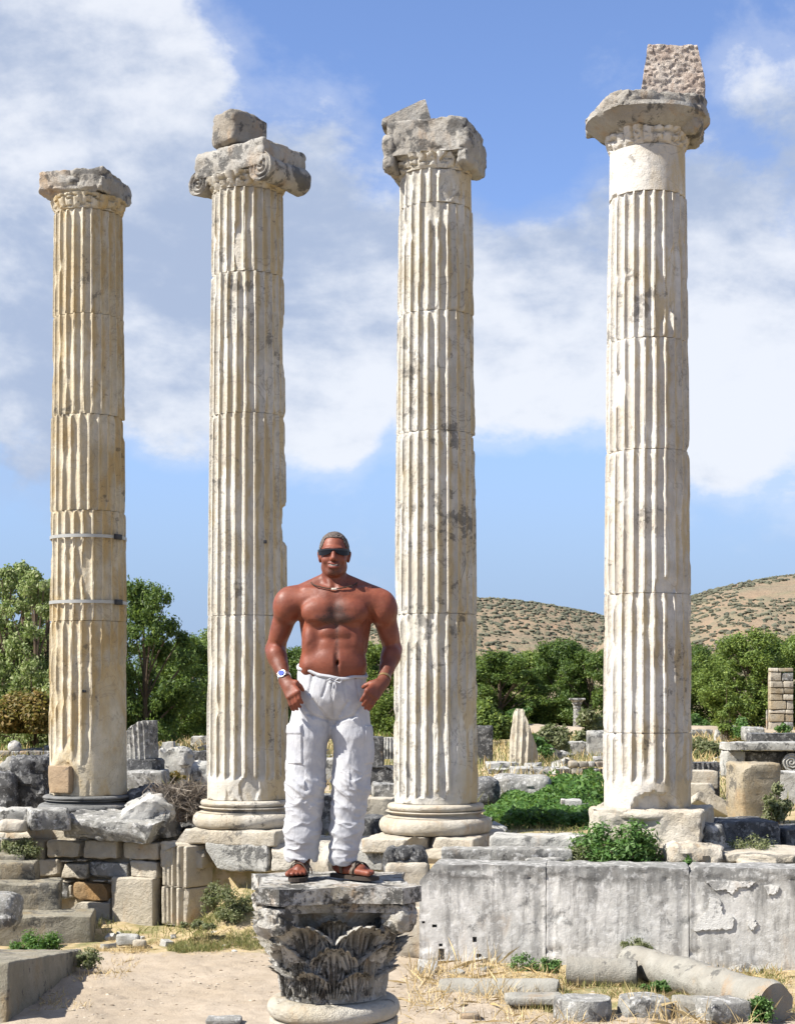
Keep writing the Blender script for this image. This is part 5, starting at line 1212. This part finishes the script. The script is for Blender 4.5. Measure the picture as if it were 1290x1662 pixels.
for s in (-1, 1): k_((.012+s*.014, -.062, 1.495), (.005+s*.048, .0, 1.61), .012, .014, .016)
# arms (his right arm is on the picture's left)
for s, sh, el, wr in ((-1, (-.232, .012, 1.425), (-.311, .105, 1.195), (-.243, -.075, 1.035)), (1, (.254, .012, 1.412), (.308, .105, 1.195), (.262, -.072, 1.032))):
    sh, el, wr = map(np.array, (sh, el, wr))
    e_(sh+[0, 0, 0], (.080, .078, .098), .025, ry=s*-.25); e_(sh+[s*.012, -.03, -.01], (.058, .05, .08), .02)
    k_(sh+[s*.008, .01, -.03], el, .062, .046, .02)
    e_(sh*.45+el*.55+[0, -.022, .0], (.046, .046, .085), .02, ry=s*-.2); e_(sh*.5+el*.5+[s*.012, .035, -.0], (.044, .046, .095), .02, ry=s*-.2)
    k_(el, wr, .047, .030, .02); e_(el*.72+wr*.28+[s*.004, -.005, .01], (.050, .056, .062), .02, ry=s*.3)
    k_(el*.85+wr*.15, el*.4+wr*.6, .046, .036, .02)
def hand(wr, kn, side, fing, thumb):
    """palm, four unequal bent fingers and a thumb leaving the side of the palm"""
    wr = np.array(wr); kn = np.array(kn); side = np.array(side, float); side /= np.linalg.norm(side)
    k_(wr, wr*.5+kn*.5, .028, .027, .012)
    for j, t in enumerate((-1.35, -.45, .45, 1.35)):
        b = kn+side*t*.0222; k_(wr+side*t*.009, b, .021, .0155, .012)
        L = (.92, 1.0, .95, .78)[j]; p1 = b+fing[0]*L; p2 = p1+fing[1]*L; p3 = p2+fing[2]*L
        e_(b+np.array([0, -.003, 0]), (.0125, .0125, .0125), .005)
        k_(b, p1, .0118, .0104, .003); k_(p1, p2, .0104, .0092, .002); k_(p2, p3, .0092, .0080, .002)
    p = wr*.7+kn*.3+side*thumb[0]*.022
    q1 = p+thumb[1]; q2 = q1+thumb[2]; q3 = q2+thumb[3]
    k_(p, q1, .019, .0155, .008); k_(q1, q2, .0145, .0125, .004); k_(q2, q3, .0125, .0105, .004)
A_ = np.array
hand((-.243, -.078, 1.030), (-.196, -.148, .958), (.80, -.32, .46), (A_([.010, -.004, -.042]), A_([.010, .018, -.024]), A_([.006, .020, -.004])), (1, A_([.026, -.012, .0]), A_([.022, .004, -.020]), A_([.012, .010, -.016])))
hand((.262, -.075, 1.027), (.202, -.150, .960), (-.72, -.25, .60), (A_([-.020, -.004, -.038]), A_([-.016, .018, -.022]), A_([-.004, .020, -.006])), (1, A_([-.032, -.006, -.006]), A_([-.024, .006, -.010]), A_([-.014, .010, -.008])))
# legs and feet
def leg(h, kn, an): k_(h, kn, .078, .055, .02); k_(kn, an, .055, .036, .02)
leg((-.085, .02, .93), (-.135, .01, .50), (-.165, .075, .11)); leg((.070, .02, .93), (.090, .01, .50), (.050, .045, .11))
def foot(heel, d, nrm, seed, sc=1.0):
    heel = np.array(heel, float); d = np.array(d, float); n = np.array(nrm, float); up = A_([0, 0, 1.])
    k_(heel+up*.045, heel+up*.08+d*.02, .033, .034, .02); k_(heel+up*.075+d*.03, heel+up*.035+d*.16, .036, .026, .02)
    for t in (-1, 0, 1): k_(heel+up*.030+d*.02+n*t*.012, heel+up*.026+d*.165+n*t*.026, .024, .020, .012)
    for j, t in enumerate((-.036, -.016, .001, .017, .031)):
        L = (.235, .238, .228, .216, .200)[j]; r = (.0155, .0115, .0108, .0102, .0100)[j]
        k_(heel+up*.026+d*.16+n*t, heel+up*.022+d*L+n*t*1.18, r*1.15, r, .004)
LH, LD, LN = (-.160, .105, .018), A_([-.10, -.995, 0]), A_([-.995, .10, 0]); RH, RD, RN = (.022, .075, .018), A_([.80, -.60, 0]), A_([.60, .80, 0])
foot(LH, LD, -LN, 1); foot(RH, RD, RN, 2)
# head
hx = .006
e_((hx, .012, 1.708), (.0745, .092, .092), .02); e_((hx, -.018, 1.668), (.066, .074, .070), .02); e_((hx, -.022, 1.622), (.056, .060, .050), .022)
e_((hx, -.062, 1.592), (.030, .024, .022), .018); k_((hx-.047, -.005, 1.622), (hx-.018, -.062, 1.588), .015, .015, .02); k_((hx+.047, -.005, 1.622), (hx+.018, -.062, 1.588), .015, .015, .02)
e_((hx, -.076, 1.712), (.050, .014, .012), .012)
for s in (-1, 1):
    e_((hx+s*.037, -.060, 1.652), (.024, .020, .020), .012); e_((hx+s*.030, -.084, 1.692), (.017, .012, .010), .010, sub=True)
    e_((hx+s*.0785, .008, 1.672), (.008, .019, .032), .005, ry=s*.22); e_((hx+s*.084, .002, 1.674), (.005, .010, .018), .004, sub=True)
    k_((hx+s*.015, -.098, 1.650), (hx+s*.034, -.085, 1.618), .006, .006, .010, sub=True)    # smile folds
k_((hx, -.084, 1.700), (hx, -.106, 1.662), .009, .0125, .008); e_((hx, -.107, 1.656), (.0135, .013, .0105), .005)
for s in (-1, 1): e_((hx+s*.012, -.097, 1.653), (.0085, .010, .0080), .004)
e_((hx, -.084, 1.622), (.030, .016, .020), .012)
for i in range(9):
    t = -1+i/4; e_((hx+t*.024, -.101+.010*t*t, 1.6215+.0065*t*t), (.006, .009, .0052), .003, sub=True)
for i in range(9):
    t = -1+i/4; e_((hx+t*.022, -.0985+.010*t*t, 1.6305+.0055*t*t), (.006, .006, .0032), .003); e_((hx+t*.020, -.0975+.010*t*t, 1.612+.0060*t*t), (.007, .007, .0045), .003)
# hollows
k_((.014, -.140, 1.46), (.014, -.135, 1.345), .010, .012, .022, sub=True); k_((.016, -.122, 1.32), (.026, -.128, 1.06), .007, .007, .016, sub=True)
e_((.027, -.113, 1.122), (.0085, .018, .011), .010, sub=True); e_((.008, -.080, 1.512), (.016, .014, .016), .016, sub=True)
for s in (-1, 1): k_((.014+s*.03, -.135, 1.308), (.014+s*.125, -.108, 1.325), .008, .009, .014, sub=True)
k_((-.125, -.108, 1.205), (-.062, -.120, 1.262), .008, .008, .014, sub=True)
V, Q = B.mesh(); V = relax(V, Q, 2, .5)
N = normals(V, Q)
V = V+N*((fbm(V*70, 3, 3)-.5)*.0010)[:, None]
x, y, z = V[:, 0], V[:, 1], V[:, 2]
front = sst(-N[:, 1], .1, .6)
hair = front*(np.exp(-((x-.020)/.045)**2-((z-1.375)/.055)**2)*1.0+np.exp(-((np.abs(x-.016)-.045)/.045)**2-((z-1.345)/.020)**2)*.8+np.exp(-((x-.024)/.012)**2)*sst(z, 1.02, 1.1)*sst(-z, -1.40, -1.25)*.45)*(z > 1.0)
stub_ = front*np.exp(-((x-hx)/.06)**2)*sst(-z, -1.655, -1.63)*sst(z, 1.555, 1.58)*.45
nip = front*np.clip(np.exp(-((x+.078)/.011)**2-((z-1.358)/.009)**2)+np.exp(-((x-.108)/.011)**2-((z-1.352)/.009)**2), 0, 1)
lips = front*np.exp(-((x-hx)/.026)**4)*np.clip(np.exp(-((z-1.6315-((x-hx)/.024)**2*.005)/.0035)**2)+np.exp(-((z-1.6115-((x-hx)/.024)**2*.005)/.0045)**2), 0, 1)*(y < -.07)
m, t, b = base_mat('tanned_skin', .45, .34)
P_ = t.new('ShaderNodeNewGeometry').outputs['Position']
at = lambda n: t.new('ShaderNodeAttribute', attribute_name=n).outputs['Fac']
c = t.mix(t.ramp(t.noise(P_, 9, 4, .6), .35, .65), (.190, .054, .027), (.135, .036, .018))
c = t.mix(t.ramp(t.noise(P_, 22, 5, .65), .45, .70, 0, .5), c, (.19, .052, .030)); c = t.mix(t.ramp(t.noise(P_, 150, 3, .6), .5, .72, 0, .4), c, (.095, .030, .017))
c = t.mix(t.math('MULTIPLY', at('forearm'), .5), c, (.085, .030, .016))
hn = t.noise(t.scale(P_, (1, 1, .6)), 260, 3, .6); hm = t.math('MULTIPLY', at('hair'), t.ramp(hn, .36, .60, .45, 1.5))
c = t.mix(t.math('MINIMUM', t.math('MULTIPLY', hm, 1.25), .9), c, (.035, .018, .013))
c = t.mix(at('lips'), c, (.24, .058, .045)); c = t.mix(t.math('MULTIPLY', at('nipple'), .8), c, (.085, .025, .018))
t.put(b.inputs['Base Color'], c); b.inputs['Subsurface Weight'].default_value = .08; b.inputs['Subsurface Radius'].default_value = (.02, .008, .004); b.inputs['Subsurface Scale'].default_value = .3
t.put(b.inputs['Roughness'], t.ramp(t.noise(P_, 30, 3, .5), .3, .7, .46, .62)); bump(t, b, t.math('ADD', t.noise(P_, 260, 4, .65), t.math('MULTIPLY', t.noise(P_, 45, 3, .6), 1.2)), .22, .004)
M['skin'] = m
BVz = V[:, 2]
man = empty('person', MO, 'shirtless tanned man in sunglasses and loose white trousers standing on the Corinthian capital', 'person')
mk('body', V+MO, Q, M['skin'], man, origin=MO, sharp=0, attrs={'forearm': sst(-BVz, -1.22, -1.12)*sst(np.abs(V[:, 0]), .19, .22)*sst(BVz, .6, .7), 'hair': hair+stub_, 'nipple': nip, 'lips': lips*.8})
BV = V.copy()
def surfy(x_, z_, r=.008):
    m_ = (np.abs(BV[:, 0]-x_) < r) & (np.abs(BV[:, 2]-z_) < r); return BV[m_, 1].min()
# short hair: a cap following the skull
H = Field((-.10, -.11, 1.60), (.11, .125, 1.83), .0032)
H.ell((hx, .014, 1.711), (.0785, .0955, .0955), .005)
sl, x, y, z = H.box((-1, -1, 0), (1, 1, 3)); rc = 1.768+np.where(y < -.03, 0, -1.1*(y+.03))+.0*x-.055*sst(np.abs(x-hx), .038, .070)
cut = rc-z; H.F[sl] = np.maximum(H.F[sl], cut+.0*x)
side = np.minimum(H.F[sl], 9); V, Q = H.mesh(); V = relax(V, Q, 1, .4); N = normals(V, Q); V = V+N*((fbm(V*90, 3, 5)-.45)*.007)[:, None]
m, t, b = base_mat('greying_hair', .75, .25); P_ = t.new('ShaderNodeNewGeometry').outputs['Position']
t.put(b.inputs['Base Color'], t.mix(t.ramp(t.noise(t.scale(P_, (1, 1, .4)), 300, 3, .6), .4, .6), (.035, .026, .022), (.15, .12, .10))); bump(t, b, t.noise(P_, 350, 3, .7), .8, .004); M['hair'] = m
mk('hair', V+MO, Q, M['hair'], man, sharp=0)
# teeth, sunglasses
M['teeth'] = plain('teeth', (.40, .36, .32), .3, .4)
v = []; n_ = 13
for i in range(n_):
    t_ = -1+2*i/(n_-1); v += [(hx+t_*.020, -.0975+.009*t_*t_, 1.6255+.0055*t_*t_), (hx+t_*.020, -.0965+.009*t_*t_, 1.6175+.0060*t_*t_)]
mk('teeth', np.array(v)+MO, [[2*i, 2*i+1, 2*i+3, 2*i+2] for i in range(n_-1)], M['teeth'], man)
M['lens'] = plain('dark_lens', (.008, .008, .009), .22, .25); M['frame'] = plain('black_plastic', (.012, .012, .013), .3, .5)
def shield(a0, a1, zt_, zb_, off, th, nm, mat, par):
    n_ = 22; a = np.linspace(a0, a1, n_); u = np.linspace(-1, 1, n_); rows = []
    ztp = zt_(u); zbt = zb_(u); R1_ = [(.0770+off, .092+off), (.0770+off+th, .092+off+th)]
    P = []
    for rx, ry in R1_:
        for zz_ in (ztp, (ztp+zbt)/2, zbt): P.append(np.stack([hx+rx*np.sin(a), .004-ry*np.cos(a)**.8, zz_], -1))
    P = np.array(P).transpose(1, 0, 2).reshape(-1, 3); f = []
    for i in range(n_-1):
        k = i*6; l = k+6
        for p_, q_ in ((0, 1), (1, 2), (4, 3), (5, 4), (3, 0), (2, 5)): f.append([k+p_, k+q_, l+q_, l+p_])
    for k in (0, (n_-1)*6): f.append([k, k+1, k+4, k+3]); f.append([k+1, k+2, k+5, k+4])
    return mk(nm, P+MO, f, mat, par)
gl = shield(-1.22, 1.22, lambda u: 1.7085-.002*u*u, lambda u: 1.7000-.002*u*u, .006, .006, 'sunglasses', M['frame'], man)
for s in (-1, 1):
    a0, a1 = (.10, 1.16) if s > 0 else (-1.16, -.10)
    shield(a0, a1, lambda u: 1.7005+0*u, lambda u: 1.6735+.011*u*u+(-s*u)*.001-.002*u*s+.006*np.maximum(0, -u*s)**3, .0065, .003, 'lens', M['lens'], gl)
    v, f = tubev([(hx+s*.0765, -.040, 1.704), (hx+s*.0815, -.015, 1.700), (hx+s*.082, .012, 1.694)], [.0045, .004, .003], 6); mk('temple_arm', v+MO, f, M['frame'], gl)
# necklace, watch, bracelet
M['cord'] = plain('brown_cord', (.05, .03, .02), .7, .2); M['shell'] = plain('shell_bead', (.55, .50, .42), .4, .4); M['silver'] = plain('silver_metal', (.60, .61, .63), .25, .5, .9); M['dial'] = plain('blue_dial', (.03, .06, .30), .6, .2); M['bronze'] = plain('bronze_links', (.30, .20, .09), .35, .5, .6)
pts = []
for a in np.linspace(-1.9, 1.9, 33):
    xx_ = .007+.078*math.sin(a); zz_ = 1.545-.043*max(0, math.cos(a))**1.2
    m_ = (np.abs(BV[:, 2]-zz_) < .012) & (np.abs(BV[:, 0]) < .12); q_ = BV[m_]; d_ = np.stack([math.sin(a), -math.cos(a)]+[0])[:2]
    pr_ = (q_[:, 0]-.007)*d_[0]+(q_[:, 1]-.01)*d_[1]; pe = np.abs((q_[:, 0]-.007)*d_[1]-(q_[:, 1]-.01)*d_[0]); rr = pr_[pe < .012].max() if (pe < .012).any() else .07
    rr = min(rr, .12)+.002; pts.append((.007+rr*d_[0], .01+rr*d_[1], zz_))
v, f = tubev(pts, .0035, 7); nk = mk('necklace', v+MO, f, M['cord'], man)
v, q = rockv((.030, .012, .012), r=.005, amp=.001, chops=0); mk('shell_pendant', v+MO+np.array(pts[16])+[.002, -.004, -.001], q, M['shell'], nk)
def band(p, d, r, w_, mat, name, par):
    d = np.array(d, float); d /= np.linalg.norm(d); v, f = lathev([(r, -w_/2), (r+.004, -w_/2), (r+.004, w_/2), (r, w_/2)], 28, cap=False)
    a = np.cross(d, [0, 0, 1.]); a /= np.linalg.norm(a); b_ = np.cross(d, a); return mk(name, v@np.stack([a, b_, d])+np.array(p)+MO, f, mat, par)
dl = A_([.068, -.18, -.16]); wt = band((-.2475, -.063, 1.0455), dl, .0315, .020, M['silver'], 'wristwatch', man)
cd = A_([-.35, -.75, .55]); cd = cd/np.linalg.norm(cd)
for r_, h0, h1, mt, nm in ((.0215, 0, .011, 'silver', 'watch_case'), (.0175, .0110, .0150, 'dial', 'watch_dial')):
    v, f = lathev([(r_, h0), (r_, h1)], 28); a = np.cross(cd, [0, 0, 1.]); a /= np.linalg.norm(a); b_ = np.cross(cd, a); mk(nm, v@np.stack([a, b_, cd])+A_([-.2475, -.063, 1.0455])+cd*.030+MO, f, M[mt], wt)
band((.2665, -.060, 1.042), A_([-.046, -.177, -.163]), .0315, .014, M['bronze'], 'bracelet', man)
# trousers
TZ = Field((-.30, -.22, .045), (.26, .20, 1.17), .0042); e_, k_ = TZ.ell, TZ.cone
e_((-.008, .012, 1.06), (.180, .128, .17), .02); e_((-.012, .015, .96), (.188, .132, .13), .03)
k_((-.100, .02, .92), (-.128, .012, .75), .110, .106, .03); k_((-.128, .012, .75), (-.142, .012, .50), .106, .097, .02); k_((-.142, .012, .50), (-.160, .035, .26), .097, .093, .02); k_((-.160, .035, .26), (-.165, .055, .115), .093, .086, .02)
k_((.075, .02, .92), (.100, .012, .75), .108, .102, .03); k_((.100, .012, .75), (.092, .012, .50), .102, .096, .02); k_((.092, .012, .50), (.070, .025, .26), .096, .086, .02); k_((.070, .025, .26), (.052, .035, .11), .086, .072, .02)
k_((-.165, .02, .70), (-.168, .02, .60), .075, .075, .02); k_((.130, .02, .68), (.130, .02, .58), .075, .072, .02)
sl, x, y, z = TZ.box((-1, -1, 0), (1, 1, 2))
topz = np.interp(x.ravel(), [-.20, -.12, 0, .10, .20], [1.112, 1.078, 1.050, 1.050, 1.066])[:, None, None]+.35*np.maximum(0, y)
hem = np.where(x < -.05, .095, .062)+.25*np.maximum(0, -y)*.0+.012*np.sin(x*90)
TZ.F[sl] = np.maximum(np.maximum(TZ.F[sl], z-topz), hem-z)
# hollow hems so that the ankles come out of open cuffs
k_((-.165, .050, .08), (-.165, .052, .13), .066, .050, .006, sub=True); k_((.052, .035, .04), (.052, .035, .10), .060, .046, .006, sub=True)
V, Q = TZ.mesh(); V = relax(V, Q, 1, .5); N = normals(V, Q)
x, y, z = V[:, 0], V[:, 1], V[:, 2]
def ridge(p, s_): n = fbm(p, 2, s_); return 1.4*np.exp(-(np.abs(2*n-1)/.16)**1.2)-.35
lx = np.where(x < -.02, x+.14, x-.09)
low = sst(-z, -.62, -.30); hi_ = 1-low
f1 = ridge(np.stack([x*7+z*5, y*7, z*15], -1), 3)*low+ridge(np.stack([x*15+z*2, y*13, z*3.6], -1), 5)*hi_*.75
f2 = ridge(np.stack([x*5-z*7, y*6, z*22], -1), 9)*sst(-z, -.30, -.12)
kneef = ridge(np.stack([x*9-z*9*np.sign(lx+.001), y*7, z*13+x*9], -1), 12)*np.exp(-((z-.47)/.12)**2)
dsp = .0036*f1+.0020*f2+.0065*kneef+.0048*ridge(np.stack([x*8+z*11, y*6, z*8-x*7], -1), 15)*low+(fbm(V*9, 3, 8)-.5)*.016
# fold lines fanning from crotch and from the pocketed hands
for (ax_, az_, bx_, bz_, w_, am) in [(.0, .80, -.10, .93, .008, .007), (.0, .80, .08, .92, .008, .007), (-.01, .82, -.13, .86, .007, .006), (.01, .82, .12, .85, .007, .006), (-.16, .93, -.10, .84, .007, .007), (-.17, .90, -.12, .80, .007, .006),
                                     (.17, .93, .10, .84, .008, .007), (-.02, 1.04, -.05, .95, .007, .005), (.05, 1.04, .07, .93, .007, .005), (-.10, 1.07, -.12, .97, .008, .006), (.12, 1.04, .14, .94, .008, .006), (.0, 1.02, .0, .82, .005, .006)]:
    d = np.array([bx_-ax_, bz_-az_]); L = d@d; t_ = np.clip(((x-ax_)*d[0]+(z-az_)*d[1])/L, 0, 1); dd = np.hypot(x-ax_-t_*d[0], z-az_-t_*d[1]); dsp = dsp-am*np.exp(-(dd/w_)**2)*(y < 0)*1.2
pk = (sst(x, -.232, -.228)*sst(-x, .155, .159)*sst(z, .60, .604)*sst(-z, -.80, -.796))*(y < .06); fl = (sst(x, -.236, -.232)*sst(-x, .150, .154)*sst(z, .755, .759)*sst(-z, -.81, -.806))*(y < .06)
pk2 = (sst(x, .165, .169)*sst(z, .60, .604)*sst(-z, -.80, -.796))
dsp = dsp+.007*pk+.005*fl+.007*pk2
dsp = dsp*sst(z, .05, .11)
V = V+N*dsp[:, None]
m, t, b = base_mat('white_cotton', .85, .2); P_ = t.new('ShaderNodeNewGeometry').outputs['Position']
t.put(b.inputs['Base Color'], t.mix(t.ramp(t.noise(P_, 14, 4, .6), .35, .65), (.43, .43, .44), (.36, .365, .385)))
bump(t, b, t.math('ADD', t.noise(t.scale(P_, (1, 1, .5)), 42, 5, .6, .6), t.math('MULTIPLY', t.noise(P_, 300, 2, .5), .15)), .55, .008); M['cotton'] = m
tr_ = mk('trousers', V+MO, Q, M['cotton'], man, sharp=0)
pts = []
TV = V.copy()
for a in np.linspace(0, 2*np.pi, 61):
    cx_, cy_ = -.008, .010; d_ = (math.cos(a), math.sin(a)); xg = cx_+.178*d_[0]; yg = cy_+.125*d_[1]
    zt_ = float(np.interp(xg, [-.20, -.12, 0, .10, .20], [1.112, 1.078, 1.050, 1.050, 1.066]))+.35*max(0, yg)-.008
    m_ = np.abs(TV[:, 2]-(zt_-.006)) < .009; q_ = TV[m_]; pr_ = (q_[:, 0]-cx_)*d_[0]+(q_[:, 1]-cy_)*d_[1]; pe = np.abs((q_[:, 0]-cx_)*d_[1]-(q_[:, 1]-cy_)*d_[0])
    rr = pr_[pe < .015].max() if (pe < .015).any() else .15; pts.append((cx_+rr*d_[0]*.985, cy_+rr*d_[1]*.985, zt_+.004*math.sin(a*7)))
v, f = tubev(pts, .010, 8, cap=False); mk('waistband', v+MO, f, M['cotton'], tr_)
q_ = TV[(np.abs(TV[:, 0]-.015) < .01) & (np.abs(TV[:, 2]-1.02) < .01)]; yk = q_[:, 1].min()-.004; kx, kz = .014, 1.028
pr = [tubev([(kx, yk, kz), (kx-.022, yk-.008, kz+.012), (kx-.040, yk-.004, kz+.004), (kx-.030, yk-.006, kz-.010), (kx, yk, kz)], .0035, 6), tubev([(kx, yk, kz), (kx+.022, yk-.008, kz+.014), (kx+.036, yk-.004, kz+.004), (kx+.026, yk-.006, kz-.010), (kx, yk, kz)], .0035, 6),
      tubev([(kx, yk, kz), (kx-.010, yk-.008, kz-.03), (kx-.016, yk-.006, kz-.062), (kx-.012, yk-.002, kz-.085)], .0035, 6), tubev([(kx, yk, kz), (kx+.006, yk-.008, kz-.03), (kx+.002, yk-.006, kz-.055), (kx+.010, yk-.002, kz-.07)], .0035, 6)]
v, f = join(pr); mk('drawstring', v+MO, f, M['cotton'], tr_)
# sandals
M['leather'] = plain('brown_leather', (.075, .052, .036), .6, .35, bmp=(60, .3)); M['sole'] = plain('dark_sole', (.045, .035, .028), .7, .2)
for heel, d, n in ((LH, LD, -LN), (RH, RD, RN)):
    heel = np.array(heel); outl = []
    for a in np.linspace(0, 2*np.pi, 40, endpoint=False):
        u = .5-.5*math.cos(a); s_ = math.sin(a); wd = .036+.014*sst(np.array(u), .35, .8)-.004*math.sin(u*6)
        outl.append(heel+d*(-.045+.305*u)+n*float(wd)*(abs(s_)**.55)*np.sign(s_))
    outl = np.array(outl); z0 = heel[2]-.018; lo = outl*[1, 1, 0]+[0, 0, z0+.001]; hi2 = outl*[1, 1, 0]+[0, 0, z0+.022]; n_ = 40
    so = mk('sandal', np.concatenate([lo, hi2])+MO, [list(range(n_))[::-1], list(range(n_, 2*n_))]+[[i, (i+1) % n_, (i+1) % n_+n_, i+n_] for i in range(n_)], M['sole'], man, smooth=False)
    for (u0, u1, tilt, hh) in [(.150, .150, .02, .034), (.115, .13, -.02, .048), (.075, .095, .03, .070)]:
        pts = []
        for a in np.linspace(0, np.pi, 15):
            c_, s_ = math.cos(a), math.sin(a); m_ = (np.abs((BV-heel)@d-(u0+u1)/2) < .008) & (BV[:, 2] < .105) & (np.linalg.norm((BV-heel)[:, :2], axis=1) < .28)
            q_ = BV[m_]; lat = (q_-heel)@n; hz = q_[:, 2]-heel[2]-.012; pr_ = lat*c_+hz*s_; rr = pr_.max() if len(pr_) else .04
            rr = min(rr, .062); pts.append(heel+d*((u0+u1)/2+tilt*c_)+n*c_*rr+A_([0, 0, .012+s_*rr]))
        pts = np.array(pts); t_ = d*.009; V4 = np.concatenate([pts-t_, pts+t_, pts-t_+0, pts+t_]); ctr = heel+A_([0, 0, .0]); outd = pts-(heel+d*((pts-heel)@d)[:, None]); outd /= np.linalg.norm(outd, axis=1, keepdims=True)
        P4 = np.stack([pts-t_, pts+t_, pts+t_+outd*.004, pts-t_+outd*.004], 1).reshape(-1, 3); fc = []
        for i in range(14):
            for j in range(4): fc.append([i*4+j, i*4+(j+1) % 4, (i+1)*4+(j+1) % 4, (i+1)*4+j])
        mk('strap', P4+MO, fc, M['leather'], so)

# ------------------------------------------------------------------ the tiny visitor far off on the right
VF = Field((-.45, -.4, 0), (.45, .4, 1.8), .02); e_, k_ = VF.ell, VF.cone
for s in (-1, 1): k_((s*.09, 0, .85), (s*.12, s*.12, .45), .08, .06, .03); k_((s*.12, s*.12, .45), (s*.12, s*.16, .05), .055, .04, .03); k_((s*.12, s*.16, .03), (s*.12, s*.16-.12, .03), .035, .03, .02); k_((s*.17, 0, 1.35), (s*.24, -.02, 1.1), .05, .04, .03); k_((s*.24, -.02, 1.1), (s*.18, -.16, .95), .04, .035, .02)
e_((0, 0, 1.15), (.17, .11, .30), .04); k_((0, 0, 1.35), (0, 0, 1.52), .06, .05, .03); e_((0, -.01, 1.62), (.08, .095, .12), .02)
V, Q = VF.mesh(); vo = pw(1177, 1176, 72); vo[2] = .85; vo[1] = 71
M['visitor'] = None
m, t, b = base_mat('visitor_clothes', .8, .2); sx = t.new('ShaderNodeSeparateXYZ'); t.put(sx.inputs[0], t.new('ShaderNodeTexCoord').outputs['Object'])
c = t.mix(t.ramp(sx.outputs[2], .62, .64), (.06, .05, .05), (.70, .70, .72)); c = t.mix(t.ramp(sx.outputs[2], .88, .885), c, (.10, .06, .045)); t.put(b.inputs['Base Color'], c)
tag(mk('person', V*.62+vo, Q, m, origin=vo), 'tiny far figure in a white top and dark trousers before the trees', 'person')
